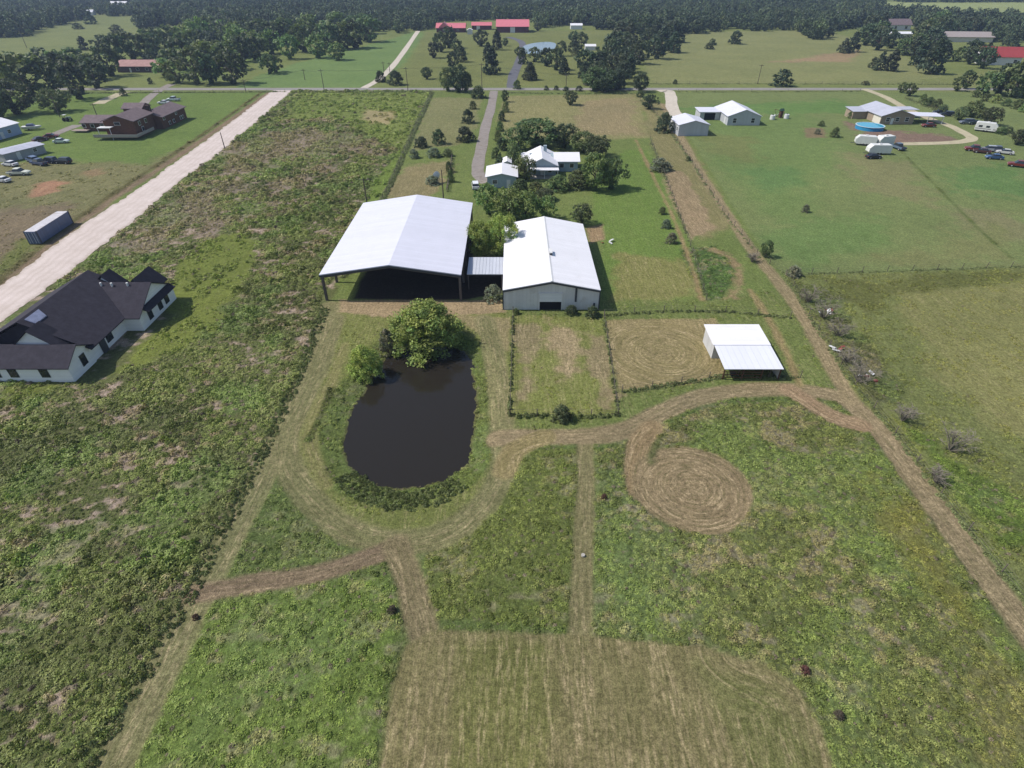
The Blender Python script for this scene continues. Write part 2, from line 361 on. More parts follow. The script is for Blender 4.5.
def ground_mat():
    k = NT('ground_soil_grass')
    geo = k.node('ShaderNodeNewGeometry').outputs['Position']
    col = k.node('ShaderNodeAttribute', attribute_name='gcol').outputs['Color']
    q = k.node('ShaderNodeAttribute', attribute_name='gmow'); sp = k.node('ShaderNodeSeparateXYZ'); k.link(q.outputs['Vector'], sp.inputs[0])
    q2 = k.node('ShaderNodeAttribute', attribute_name='gmask'); s2 = k.node('ShaderNodeSeparateXYZ'); k.link(q2.outputs['Vector'], s2.inputs[0])
    rough, straw, fade = s2.outputs[0], s2.outputs[1], s2.outputs[2]
    # straw lines left by the mower, along its run
    cb = k.node('ShaderNodeCombineXYZ'); k.link(k.mul(sp.outputs[0], 1.0), cb.inputs[0]); k.link(k.mul(sp.outputs[1], .10), cb.inputs[1])
    l1 = k.noise(cb.outputs[0], 1.1, 2, .5); l2 = k.noise(cb.outputs[0], 3.3, 2, .6)
    cb2 = k.node('ShaderNodeCombineXYZ'); k.link(k.mul(sp.outputs[0], 4.0), cb2.inputs[0]); k.link(k.mul(sp.outputs[1], 1.1), cb2.inputs[1])
    l3 = k.noise(cb2.outputs[0], 1.0, 4, .75)
    line = k.mul(k.mul(k.ramp(l1, .38, .62, 0, 1), k.ramp(l2, .42, .60, .1, 1)), k.ramp(l3, .42, .58, .05, 1.25))
    st_ = k.mul(line, straw)
    c = k.mix(k.mul(st_, .62), col, S(196,176,140))
    dk = k.mul(k.mul(k.ramp(l2, .5, .36, 0, 1), k.ramp(l3, .6, .4, .3, 1)), straw)
    c = k.mix(k.mul(dk, .55), c, S(78,84,46))
    # tufts
    t1 = k.noise(geo, 2.2, 5, .7); t2 = k.noise(geo, 7.0, 4, .7); t3 = k.noise(geo, .45, 5, .65)
    g = k.mul(k.ramp(t1, .34, .66, .66, 1.36), k.ramp(t2, .35, .65, .62, 1.4)); g = k.mul(g, k.ramp(t3, .3, .7, .85, 1.15))
    v = k.node('ShaderNodeVectorMath', operation='SCALE'); k.link(c, v.inputs[0]); k.link(g, v.inputs['Scale'])
    c = v.outputs[0]
    # bare soil glimpses between the weeds
    vo = k.noise(geo, 1.2, 6, .75)
    c = k.mix(k.mul(k.ramp(vo, .57, .66, 0, .6), rough), c, S(142,126,112))
    c = k.mix(k.mul(k.ramp(vo, .44, .34, 0, .75), rough), c, S(56,66,34))
    k.link(c, k.b.inputs['Base Color']); k.b.inputs['Roughness'].default_value = .95; k.b.inputs['Specular IOR Level'].default_value = .05
    hb = k.mul(k.mul(t1, k.ramp(rough, 0, 1, .5, 1.6)), k.mul(t2, .6), 'ADD')
    k.bump(hb, .9, .16)
    return k.m
# ---------------------------------------------------------------- mesh helpers
def mesh_np(name, V, Fq, mat=None, attrs=None, smooth=False):
    V = np.asarray(V, np.float32); Fq = np.asarray(Fq, np.int32); nf, k = Fq.shape
    me = bpy.data.meshes.new(name); me.vertices.add(len(V)); me.vertices.foreach_set('co', V.ravel())
    me.loops.add(nf*k); me.loops.foreach_set('vertex_index', Fq.ravel())
    me.polygons.add(nf); me.polygons.foreach_set('loop_start', np.arange(0, nf*k, k, dtype=np.int32))
    if smooth: me.polygons.foreach_set('use_smooth', np.ones(nf, bool))
    for n, (ty, dom, dat) in (attrs or {}).items():
        a = me.attributes.new(n, ty, dom); dat = np.asarray(dat, np.float32)
        a.data.foreach_set('color' if ty == 'FLOAT_COLOR' else ('vector' if ty == 'FLOAT_VECTOR' else 'value'), dat.ravel())
    me.update(); me.validate()
    if mat: me.materials.append(mat)
    return me
def rgba(c): return np.concatenate([np.asarray(c), np.ones((len(c), 1))], 1)
class MB:
    def __init__(s): s.v = []; s.f = []; s.sm = False
    def quad(s, *p): n = len(s.v); s.v += [tuple(q) for q in p]; s.f.append(tuple(range(n, n+len(p)))); return s
    def box(s, x0, x1, y0, y1, z0, z1):
        n = len(s.v); s.v += [(x0,y0,z0),(x1,y0,z0),(x1,y1,z0),(x0,y1,z0),(x0,y0,z1),(x1,y0,z1),(x1,y1,z1),(x0,y1,z1)]
        s.f += [tuple(n+i for i in q) for q in ((3,2,1,0),(4,5,6,7),(0,1,5,4),(1,2,6,5),(2,3,7,6),(3,0,4,7))]; return s
    def prism(s, pts, vec):
        """extrude a polygon (list of 3D points) by vec"""
        n = len(s.v); m = len(pts); vx = Vector(vec)
        s.v += [tuple(p) for p in pts]+[tuple(Vector(p)+vx) for p in pts]
        s.f.append(tuple(n+i for i in range(m))); s.f.append(tuple(n+m+i for i in reversed(range(m))))
        for i in range(m): j = (i+1) % m; s.f.append((n+i, n+m+i, n+m+j, n+j))
        return s
    def tube(s, pts, r0, r1=None, k=8):
        r1 = r0 if r1 is None else r1; n = len(s.v); P = [Vector(p) for p in pts]
        for i, p in enumerate(P):
            d = (P[min(i+1, len(P)-1)]-P[max(i-1, 0)]).normalized(); a = d.orthogonal().normalized(); b = d.cross(a)
            r = r0+(r1-r0)*i/(len(P)-1)
            for j in range(k): q = 2*math.pi*j/k; s.v.append(tuple(p+a*r*math.cos(q)+b*r*math.sin(q)))
        for i in range(len(P)-1):
            for j in range(k): a0 = n+i*k+j; a1 = n+i*k+(j+1) % k; s.f.append((a0, a1, a1+k, a0+k))
        s.f.append(tuple(n+j for j in reversed(range(k)))); s.f.append(tuple(n+(len(P)-1)*k+j for j in range(k))); return s
    def loft(s, rings, caps=True):
        n = len(s.v); k = len(rings[0])
        for r in rings: s.v += [tuple(p) for p in r]
        for i in range(len(rings)-1):
            for j in range(k): a0 = n+i*k+j; a1 = n+i*k+(j+1) % k; s.f.append((a0, a1, a1+k, a0+k))
        if caps: s.f.append(tuple(n+j for j in reversed(range(k)))); s.f.append(tuple(n+(len(rings)-1)*k+j for j in range(k)))
        return s
    def cyl(s, c, r, h, axis='z', k=16):
        e = {'z': (0,0,1), 'x': (1,0,0), 'y': (0,1,0)}[axis]; c = Vector(c); e = Vector(e)*h/2
        return s.tube([c-e, c+e], r, r, k)
    def build(s, name, mat, parent=None, bevel=0, smooth=False, col=None):
        me = bpy.data.meshes.new(name); me.from_pydata(s.v, [], s.f); me.update(); me.materials.append(mat)
        import bmesh
        b = bmesh.new(); b.from_mesh(me); bmesh.ops.recalc_face_normals(b, faces=b.faces); b.to_mesh(me); b.free()
        if smooth: me.polygons.foreach_set('use_smooth', [True]*len(me.polygons))
        o = bpy.data.objects.new(name, me); COL.objects.link(o); o.parent = parent
        if bevel:
            m = o.modifiers.new('bevel', 'BEVEL'); m.width = bevel; m.segments = 2; m.limit_method = 'ANGLE'; m.angle_limit = R(40)
        if col: o.color = (*col[:3], 1)
        return o
def tag(o, label=None, cat=None, group=None, kind=None):
    if label: o['label'] = label
    if cat: o['category'] = cat
    if group: o['group'] = group
    if kind: o['kind'] = kind
    return o
def empty(name, loc, rz=0, label=None, cat=None, group=None):
    o = bpy.data.objects.new(name, None); COL.objects.link(o); o.location = loc; o.rotation_euler = (0, 0, rz); o.empty_display_size = .3
    return tag(o, label, cat, group)
def children(o): return KIDS.get(o.name, [])
def copy_tree(o, parent=None):
    c = o.copy(); COL.objects.link(c); c.parent = parent
    for ch in [q for q in list(o.children)]: copy_tree(ch, c)
    return c
# ---------------------------------------------------------------- the ground sheet
def axis_pos(lim, d0, flat, rate):
    out = [0.0]
    while out[-1] < lim:
        out.append(out[-1]+max(d0, (out[-1]-flat)*rate+d0 if out[-1] > flat else d0))
    return np.array(out)
xp = axis_pos(4000, .34, 80, .0095); xs = np.concatenate([-xp[::-1][:-1], xp])
yp = axis_pos(4500, .34, 95, .0062); ys = np.concatenate([np.arange(-60, 0, 3.0), yp])
X, Y = np.meshgrid(xs, ys); nx, ny = len(xs), len(ys)
X = X.ravel(); Y = Y.ravel()
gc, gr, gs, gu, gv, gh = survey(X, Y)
ii = np.arange((ny-1)*nx).reshape(ny-1, nx)[:, :-1].ravel()
quads = np.stack([ii, ii+1, ii+1+nx, ii+nx], 1)
fade = np.clip(1-np.hypot(X, Y)/400, 0, 1)
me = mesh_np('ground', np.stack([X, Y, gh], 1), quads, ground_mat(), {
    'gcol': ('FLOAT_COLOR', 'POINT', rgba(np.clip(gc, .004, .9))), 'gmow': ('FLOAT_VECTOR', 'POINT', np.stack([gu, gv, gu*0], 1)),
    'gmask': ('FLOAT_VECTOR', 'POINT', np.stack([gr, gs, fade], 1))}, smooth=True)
go = bpy.data.objects.new('ground', me); COL.objects.link(go); tag(go, kind='structure')
del X, Y, gc, gr, gs, gu, gv, gh, quads
def GH(x, y): return float(survey(np.array([x]), np.array([y]))[5][0])
# water
wm = NT('pond_water'); wm.b.inputs['Base Color'].default_value = (.020,.017,.013,1); wm.b.inputs['Roughness'].default_value = .06; wm.b.inputs['IOR'].default_value = 1.33
wm.b.inputs['Specular IOR Level'].default_value = .5; tcw = wm.node('ShaderNodeNewGeometry').outputs['Position']; wm.bump(wm.noise(tcw, 2.2, 4, .65), .16, .05)
cx0 = sum(p[0] for p in POND)/len(POND); cy0 = sum(p[1] for p in POND)/len(POND)
mb = MB(); mb.quad(*[(cx0+(p[0]-cx0)*1.12, cy0+(p[1]-cy0)*1.1, -.72) for p in POND])
tag(mb.build('pond_water', wm.m), kind='structure')
# roads
def strip(name, pts, w, mat, z):
    P = [Vector((p[0], p[1])) for p in pts]; mb = MB(); n = len(P); L, Rr = [], []
    for i, p in enumerate(P):
        d = (P[min(i+1, n-1)]-P[max(i-1, 0)]).normalized(); q = Vector((-d.y, d.x))*w*.5*(1+.06*math.sin(i*1.7))
        L.append((p.x+q.x, p.y+q.y, z)); Rr.append((p.x-q.x, p.y-q.y, z))
    mb.v = L+Rr; mb.f = [(i, n+i, n+i+1, i+1) for i in range(n-1)]
    return tag(mb.build(name, mat), kind='structure')
gm = {'gravel_grey': pmat('gravel_grey', S(150,142,136), .95, .16, .7, .1, 0, .3, S(120,108,92)),
      'gravel_pale': pmat('gravel_pale', S(206,196,182), .95, .10, .6, .1, 0, .3, S(170,160,140)),
      'gravel_tan': pmat('gravel_tan', S(188,178,150), .95, .12, .6, .1, 0, .3, S(140,134,104)),
      'gravel_white': pmat('gravel_white', S(222,208,202), .95, .07, .35, .1, 0, .35, S(192,176,164)),
      'asphalt': pmat('asphalt', (.11,.11,.125), .85, .15, .3, .2, 0, .2)}
for nme, pts, w, mt in DRIVES: strip(nme, pts, w, gm[mt], .05)
strip('paved_road', [(x, 296.2, 0) for x in range(-700, 901, 20)], 6.2, pmat('chip_seal', S(150,146,142), .9, .1, .1, .1), .035)
def gravel_edge(p, k): return p
n = 7; mb = MB(); Lp, Rp = smooth_line(GRAVEL_L, 8), smooth_line(GRAVEL_R[::-1], 8); m_ = min(len(Lp), len(Rp))
Lp, Rp = Lp[:m_], Rp[:m_]; rj = random.Random(3)
def resamp(P, n):
    P = np.array(P); d = np.concatenate([[0], np.cumsum(np.hypot(*np.diff(P, axis=0).T))]); t = np.linspace(0, d[-1], n); return np.stack([np.interp(t, d, P[:,0]), np.interp(t, d, P[:,1])], 1)
NR, NC = 320, 25; A_, B_ = resamp(Lp, NR), resamp(Rp, NR); uu = np.linspace(0, 1, NC)
ja = (fbm(np.arange(NR)/2.5, np.zeros(NR), 5, 3)-.5)*1.3; jb = (fbm(np.arange(NR)/2.5, np.ones(NR)*9, 6, 3)-.5)*1.5
A_[:, 0] += ja; B_[:, 0] += jb
V = A_[:, None]*(1-uu[None, :, None])+B_[:, None]*uu[None, :, None]; V = np.concatenate([V, np.full((NR, NC, 1), .05)], 2)
V[..., 2] += .05*np.sin(uu*math.pi)[None]
wl = sum(np.exp(-((uu-c_)/.035)**2) for c_ in (.28, .42, .6, .74)); U = np.tile(uu, (NR, 1))
wear = np.tile(wl, (NR, 1))*(.5+.9*(fbm(V[...,0].ravel()/4, V[...,1].ravel()/9, 8, 3).reshape(NR, NC)-.2)); edge = np.clip(1-np.minimum(U, 1-U)/.12, 0, 1)
i_ = np.arange((NR-1)*NC).reshape(NR-1, NC)[:, :-1].ravel(); k = NT('gravel_white_road'); gp = k.node('ShaderNodeNewGeometry').outputs['Position']
at = k.node('ShaderNodeAttribute', attribute_name='rw'); sp_ = k.node('ShaderNodeSeparateXYZ'); k.link(at.outputs['Vector'], sp_.inputs[0])
c_ = k.mix(k.ramp(k.noise(gp, .25, 5, .65), .35, .65, 0, 1), S(226,212,206), S(208,194,186)); c_ = k.mix(k.mul(sp_.outputs[0], .55), c_, S(188,172,160))
c_ = k.mix(k.mul(k.mul(sp_.outputs[1], k.ramp(k.noise(gp, 1.3, 5, .7), .4, .6, .1, 1)), .8), c_, S(150,134,112)); c_ = k.mix(k.ramp(k.noise(gp, 5, 3, .6), .35, .65, 0, .3), c_, S(180,166,156))
k.link(c_, k.b.inputs['Base Color']); k.b.inputs['Roughness'].default_value = .95; k.bump(k.noise(gp, 6, 3), .4, .05)
me = mesh_np('gravel_road', V.reshape(-1, 3), np.stack([i_, i_+1, i_+1+NC, i_+NC], 1), k.m, {'rw': ('FLOAT_VECTOR', 'POINT', np.stack([wear.ravel(), edge.ravel(), 0*edge.ravel()], 1))})
ro = bpy.data.objects.new('gravel_road', me); COL.objects.link(ro); tag(ro, kind='structure')
# ---------------------------------------------------------------- buildings
white_wall = ribmat('wall_metal_white', (.58,.58,.58), .6, 0, .5, .05, .6, S(170,160,140))
white_wall_y = ribmat('wall_metal_white_side', (.50,.50,.50), .6, 1, .5, .05, .6)
roof_white = ribmat('roof_metal_white', (.74,.73,.76), .91, 1, .45, .025, .3, (.60,.58,.57))
roof_blue = ribmat('roof_metal_pale', (.62,.62,.70), .91, 1, .45, .025, .3, (.53,.53,.57))
roof_rib_x = ribmat('roof_metal_cross', (.50,.52,.58), .6, 0, .42, .05, 1, (.42,.42,.44))
trim_dark = pmat('trim_dark', (.05,.055,.065), .5, .1)
steel_red = pmat('steel_frame', (.10,.085,.08), .6, .2, 2)
wood_dark = pmat('wood_dark', (.09,.05,.03), .8, .25, 2, .1, 0, .3)
glass_dark = pmat('window_glass', (.02,.025,.03), .1, .1, .5, .6)
white_trim = pmat('white_trim', (.62,.62,.62), .5, .05)
shingle_dark = pmat('shingle_dark', (.036,.033,.044), .9, .22, 1.2, .15, 0, .4)
shingle_brown = pmat('shingle_brown', (.16,.125,.13), .9, .2, 1.0, .1, 0, .3)
siding_white = ribmat('siding_white', (.80,.80,.80), .22, 2, .6, .03, .5)
brick_brown = pmat('wall_brown', (.12,.060,.035), .85, .2, 1.5, .1, 0, .3)
tan_wall = pmat('wall_tan', (.30,.24,.18), .8, .1, 1.5, .1)
grey_wall = ribmat('wall_metal_grey', (.30,.31,.33), .6, 0, .5, .05, .5)
cream_wall = pmat('wall_cream', (.62,.58,.50), .7, .06, 1)
roof_pink = ribmat('roof_red_metal', (.58,.17,.20), .6, 0, .5, .06, .5, (.5,.16,.17))
roof_red = ribmat('roof_dark_red', (.30,.05,.05), .6, 0, .5, .06, .5)
roof_grey = ribmat('roof_metal_grey', (.42,.43,.50), .7, 1, .5, .05, .5, (.33,.33,.35))
concrete = pmat('concrete', (.36,.34,.31), .9, .1, 1, .1, 0, .2)
FACE = {'S': lambda u, d, W, L: ((u, -L/2-d), 0), 'N': lambda u, d, W, L: ((u, L/2+d), 1), 'E': lambda u, d, W, L: ((W/2+d, u), 2), 'W': lambda u, d, W, L: ((-W/2-d, u), 3)}
def fbox(mb, face, W, L, u0, u1, z0, z1, d0, d1):
    if face == 'S': mb.box(u0, u1, -L/2-d1, -L/2-d0, z0, z1)
    elif face == 'N': mb.box(u0, u1, L/2+d0, L/2+d1, z0, z1)
    elif face == 'E': mb.box(W/2+d0, W/2+d1, u0, u1, z0, z1)
    else: mb.box(-W/2-d1, -W/2-d0, u0, u1, z0, z1)
    return mb
def opening(root, W, L, it, frame_mat=None):
    ty, face, u, z, w, h = it[:6]; fm = frame_mat or white_trim
    if ty == 'window':
        t = .1; mb = MB()
        fbox(mb, face, W, L, u-w/2-t, u+w/2+t, z+h, z+h+t, .003, .07); fbox(mb, face, W, L, u-w/2-t, u+w/2+t, z-t, z, .003, .09)
        fbox(mb, face, W, L, u-w/2-t, u-w/2, z, z+h, .003, .07); fbox(mb, face, W, L, u+w/2, u+w/2+t, z, z+h, .003, .07)
        fbox(mb, face, W, L, u-w/2, u+w/2, z+h/2-.03, z+h/2+.03, .03, .06)
        o = mb.build('window', fm, root); fbox(MB(), face, W, L, u-w/2, u+w/2, z, z+h, .003, .028).build('pane', glass_dark, o)
    elif ty == 'door':
        o = fbox(MB(), face, W, L, u-w/2, u+w/2, z, z+h, .003, .06).build('door', it[6] if len(it) > 6 else white_trim, root)
        fbox(MB(), face, W, L, u+w/2-.2, u+w/2-.1, z+h*.45, z+h*.5, .062, .12).build('handle', trim_dark, o)
    elif ty == 'open':
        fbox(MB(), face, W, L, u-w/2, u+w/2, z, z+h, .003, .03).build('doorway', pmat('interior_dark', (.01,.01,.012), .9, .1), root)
def roof_gable(name, W, L, eave, ridge, oh, ohy, mat, root, t=.12, off=0, y0=None, y1=None):
    y0 = -L/2-ohy if y0 is None else y0; y1 = L/2+ohy if y1 is None else y1
    s = (ridge-eave)/(W/2); e = eave-s*oh; X = W/2+oh; mb = MB(); ln = y1-y0
    mb.prism([(off-X, y0, e+.02), (off, y0, ridge+.02), (off+X, y0, e+.02), (off+X, y0, e+.02+t), (off, y0, ridge+.02+t), (off-X, y0, e+.02+t)], (0, ln, 0))
    return mb.build(name, mat, root)
def gable_walls(W, L, eave, ridge, mat, root, name='wall', ox=0):
    return MB().prism([(ox-W/2, -L/2, -.15), (ox+W/2, -L/2, -.15), (ox+W/2, -L/2, eave), (ox, -L/2, ridge), (ox-W/2, -L/2, eave)], (0, L, 0)).build(name, mat, root)
def fascia(root, W, L, eave, ridge, oh, ohy, mat, s_=-1):
    s = (ridge-eave)/(W/2); e = eave-s*oh; X = W/2+oh; y = s_*(L/2+ohy)
    mb = MB(); mb.prism([(-X, y, e+.0), (0, y, ridge), (X, y, e), (X, y, e-.3), (0, y, ridge-.3), (-X, y, e-.3)], (0, s_*.06, 0))
    return mb.build('fascia', mat, root)
def gable_building(name, label, cat, x, y, W, L, eave, ridge, rot, wall, roof, oh=.4, ohy=.4, items=(), group=None, fas=None, frame=None, z=0):
    r = empty(name, (x, y, z), rot, label, cat, group)
    gable_walls(W, L, eave, ridge, wall, r); roof_gable('roof', W, L, eave, ridge, oh, ohy, roof, r)
    if fas: fascia(r, W, L, eave, ridge, oh, ohy, fas)
    for it in items: opening(r, W, L, it, frame)
    return r
# open sided barn
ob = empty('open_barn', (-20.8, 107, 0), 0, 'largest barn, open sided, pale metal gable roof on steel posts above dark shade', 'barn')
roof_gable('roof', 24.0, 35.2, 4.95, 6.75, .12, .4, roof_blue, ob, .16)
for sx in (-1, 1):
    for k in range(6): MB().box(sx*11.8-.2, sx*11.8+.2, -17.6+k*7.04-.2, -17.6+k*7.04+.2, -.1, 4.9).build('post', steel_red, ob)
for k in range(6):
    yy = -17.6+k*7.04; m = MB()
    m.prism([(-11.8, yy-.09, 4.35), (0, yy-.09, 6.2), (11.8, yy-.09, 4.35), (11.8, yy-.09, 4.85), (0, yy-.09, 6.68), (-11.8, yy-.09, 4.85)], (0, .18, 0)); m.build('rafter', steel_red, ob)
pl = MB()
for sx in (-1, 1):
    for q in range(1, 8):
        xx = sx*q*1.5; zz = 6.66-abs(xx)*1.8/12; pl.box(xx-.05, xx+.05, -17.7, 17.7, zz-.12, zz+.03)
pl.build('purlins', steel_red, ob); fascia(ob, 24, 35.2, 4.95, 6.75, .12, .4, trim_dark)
MB().box(-12.25, -12.13, -17.9, 17.9, 4.7, 4.93).build('gutter', trim_dark, ob)
# white barn
wb = empty('white_barn', (6.65, 100.7, 0), 0, 'closed white metal barn with low gable roof and half raised front door', 'barn')
gable_walls(16.3, 29.3, 3.75, 5.35, white_wall, wb); roof_gable('roof', 16.3, 29.3, 3.75, 5.35, .06, .3, roof_white, wb, .12)
fascia(wb, 16.3, 29.3, 3.75, 5.35, .06, .3, trim_dark)
for sx in (-1, 1): MB().box(sx*8.17-.08, sx*8.17+.08, -14.75, -14.60, 0, 3.6).build('corner_trim', trim_dark, wb)
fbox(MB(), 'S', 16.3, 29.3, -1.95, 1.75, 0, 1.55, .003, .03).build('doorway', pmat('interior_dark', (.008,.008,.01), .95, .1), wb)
d = fbox(MB(), 'S', 16.3, 29.3, -1.95, 1.75, 1.55, 3.05, .003, .10); d.build('roll_up_door', ribmat('door_slats', (.66,.68,.70), .3, 2, .4, .05, 1), wb)
dm = MB(); fbox(dm, 'S', 16.3, 29.3, -2.1, -1.95, 0, 3.2, .003, .14); fbox(dm, 'S', 16.3, 29.3, 1.75, 1.9, 0, 3.2, .003, .14); fbox(dm, 'S', 16.3, 29.3, -1.95, 1.75, 3.05, 3.2, .003, .14)
dm.build('door_frame', white_trim, wb)
fbox(MB(), 'S', 16.3, 29.3, 4.0, 4.3, 1.6, 4.2, .003, .22).build('vent_pipe', trim_dark, wb)
fbox(MB(), 'S', 16.3, 29.3, 7.2, 7.5, .6, 1.3, .003, .16).build('meter_box', trim_dark, wb)
MB().box(.15, .6, -4.4, -2.6, 5.2, 5.85).build('roof_vent', trim_dark, wb); MB().box(.1, .65, -4.5, -2.5, 5.85, 5.95).build('vent_cap', white_trim, wb)
MB().prism([(-.25,-14.95,5.47),(0,-14.95,5.56),(.25,-14.95,5.47),(.25,-14.95,5.45),(-.25,-14.95,5.45)], (0, 29.9, 0)).build('ridge_cap', white_trim, wb)
# canopy between the barns
bz = empty('canopy', (-4.75, 96.6, 0), 0, 'low ribbed metal canopy joining the two big barns', 'canopy')
MB().prism([(-3.3,-3.3,3.05),(3.2,-3.3,3.05),(3.2,3.3,3.4),(-3.3,3.3,3.4),(-3.3,3.3,3.5),(3.2,3.3,3.5),(3.2,-3.3,3.15),(-3.3,-3.3,3.15)][:0] or [(-3.3,-3.3,3.05),(-3.3,3.3,3.35),(-3.3,3.3,3.45),(-3.3,-3.3,3.15)], (6.5, 0, 0)).build('roof', roof_rib_x, bz)
for px_ in (-3.1, 2.9):
    for py_ in (-3.1, 3.1): MB().box(px_-.08, px_+.08, py_-.08, py_+.08, -.1, 3.08).build('post', steel_red, bz)
MB().box(-3.2, 3.1, -3.2, -3.1, 2.85, 3.04).build('beam', trim_dark, bz)
# shed
sh = empty('loafing_shed', (34.1, 71, 0), 0, 'small white metal shed with open front lean-to beside the circular mowing', 'shed')
MB().prism([(-4.1,.1,-.1),(-4.1,4.9,-.1),(-4.1,4.9,2.78),(-4.1,.1,2.5)], (8.2, 0, 0)).build('wall', white_wall_y, sh)
MB().prism([(-4.4,5.2,2.82),(-4.4,-.2,2.5),(-4.4,-.2,2.6),(-4.4,5.2,2.92)], (8.5, 0, 0)).build('roof', roof_white, sh)
MB().prism([(-4.2,-.15,2.42),(-4.2,-5.6,1.95),(-4.2,-5.6,2.03),(-4.2,-.15,2.5)], (8.3, 0, 0)).build('porch_roof', ribmat('roof_metal_porch', (.66,.67,.73), .91, 0, .45, .02, .3), sh)
for q in (-4, -1.3, 1.4, 3.95): MB().box(q-.08, q+.08, -5.3, -5.14, -.1, 1.98).build('post', wood_dark, sh)
MB().box(3.9, 4.0, -5.1, 0, 0, 1.9).build('side_panel', white_wall_y, sh)
for q in (.35, .85, 1.3): MB().box(-4, 1.3, -5.34, -5.3, q, q+.12).build('rail', wood_dark, sh)
MB().box(-2.6, -1.9, -4.6, -3.9, 0, .5).build('feed_trough', trim_dark, sh)
# dark-roofed new house on the left
hs = empty('new_house', (-68, 78, 0), 0, 'white house with sprawling black shingle roof beside the pale gravel road', 'house')
def hbox(nm, x0, x1, y0, y1, z1, m): return MB().box(x0+68, x1+68, y0-78, y1-78, -.15, z1).build(nm, m, hs)
hbox('wall', -78.2, -62.3, 70.45, 86.3, 2.75, siding_white)
def rprism(nm, pts, vec, m): return MB().prism([(p[0]+68, p[1]-78, p[2]) for p in pts], vec).build(nm, m, hs)
# front wing: E-W ridge
rprism('front_wall', [(-62.1,65.1,-.15),(-62.1,70.4,-.15),(-62.1,70.4,2.75),(-62.1,67.8,4.35),(-62.1,65.1,2.75)], (-26, 0, 0), siding_white)
def slab(nm, a, b, c, d, m, t=.14):
    mb = MB(); P = [Vector((p[0]+68, p[1]-78, p[2])) for p in (a, b, c, d)]; mb.prism(P, (0, 0, t)); return mb.build(nm, m, hs)
slab('roof', (-90,64.6,2.5), (-61.6,64.6,2.5), (-61.6,67.8,4.42), (-90,67.8,4.42), shingle_dark)
slab('roof', (-90,67.81,4.42), (-61.6,67.81,4.42), (-61.6,70.9,2.58), (-90,70.9,2.58), shingle_dark)
# main: N-S ridge at x=-70
slab('roof', (-70,69.6,7.0), (-61.3,69.6,2.5), (-61.3,86.6,2.5), (-70,86.6,7.0), shingle_dark)
slab('roof', (-70.01,69.6,7.0), (-78.8,69.6,2.5), (-78.8,86.6,2.5), (-70.01,86.6,7.0), shingle_dark)
rprism('gable_wall', [(-77.6,70.1,2.7),(-62.4,70.1,2.7),(-70,70.1,6.8)], (0, .25, 0), shingle_dark)
rprism('dormer_wall', [(-71.6,68.3,3.5),(-64.2,68.3,3.5),(-67.9,68.3,6.4)], (0, 1.2, 0), siding_white)
slab('dormer_roof', (-67.9,68.0,6.5), (-63.9,68.0,3.35), (-63.9,71,3.35), (-67.9,71,6.5), shingle_dark, .1)
slab('dormer_roof', (-67.91,68.0,6.5), (-71.9,68.0,3.35), (-71.9,71,3.35), (-67.91,71,6.5), shingle_dark, .1)
rprism('gable_wall', [(-77.6,86.0,2.7),(-62.4,86.0,2.7),(-70,86.0,6.8)], (0, .25, 0), siding_white)
# small unroofed patch near the ridge
slab('bare_roof_patch', (-69.5,70.6,6.9), (-68.2,70.6,6.23), (-68.2,72.9,6.23), (-69.5,73.6,6.9), pmat('roof_underlay', (.22,.24,.34), .4, .25, 1.5, .6))
# east wing: E-W ridge at y=84.6
rprism('east_wall', [(-59.5,79.1,-.15),(-59.5,90.1,-.15),(-59.5,90.1,2.75),(-59.5,84.6,5.75),(-59.5,79.1,2.75)], (-6, 0, 0), siding_white)
slab('roof', (-67,78.5,2.45), (-59.0,78.5,2.45), (-59.0,84.6,5.8), (-67,84.6,5.8), shingle_dark)
slab('roof', (-67,84.61,5.8), (-59.0,84.61,5.8), (-59.0,90.6,2.52), (-67,90.6,2.52), shingle_dark)
slab('roof', (-59.4,80.2,3.3), (-58.3,80.2,2.75), (-58.3,89.2,2.75), (-59.4,89.2,3.3), shingle_dark)
# rear steep gables
for xa, zt, w_, yb in ((-62.4, 5.9, 2.4, 90.5), (-67.4, 6.6, 2.4, 88)):
    slab('roof', (xa,85.2,zt), (xa+w_,85.2,zt-w_*1.0), (xa+w_,yb,zt-w_*1.0), (xa,yb,zt), shingle_dark)
    slab('roof', (xa-.01,85.2,zt), (xa-w_,85.2,zt-w_*1.0), (xa-w_,yb,zt-w_*1.0), (xa-.01,yb,zt), shingle_dark)
    rprism('gable_wall', [(xa-w_+.3,85.5,zt-w_*1.0),(xa+w_-.3,85.5,zt-w_*1.0),(xa,85.5,zt-.2)], (0, yb-86, 0), siding_white)
hs_z = []
def hwin(face, u, z, w_, h_):
    mb = MB(); pb = MB(); t = .08
    if face[0] == 'S': y = face[1]-78; mb.box(u+68-w_/2-t, u+68+w_/2+t, y-.06, y-.003, z-t, z+h_+t); pb.box(u+68-w_/2, u+68+w_/2, y-.085, y-.062, z, z+h_)
    else: x = face[1]+68; mb.box(x+.003, x+.06, u-78-w_/2-t, u-78+w_/2+t, z-t, z+h_+t); pb.box(x+.062, x+.085, u-78-w_/2, u-78+w_/2, z, z+h_)
    o = mb.build('window', trim_dark, hs); pb.build('pane', glass_dark, o)
for u in (-84, -80.5, -77, -72.6, -70.1, -65.7): hwin(('S', 65.1), u, .9, 1.1, 1.5)
hwin(('E', -62.1), 68.3, .9, 1.0, 1.6)
for u in (82.0, 85.2, 87.4): hwin(('E', -59.5), u, .7, 1.1, 1.7)
hwin(('E', -62.3), 75, .8, 1.4, 1.6)
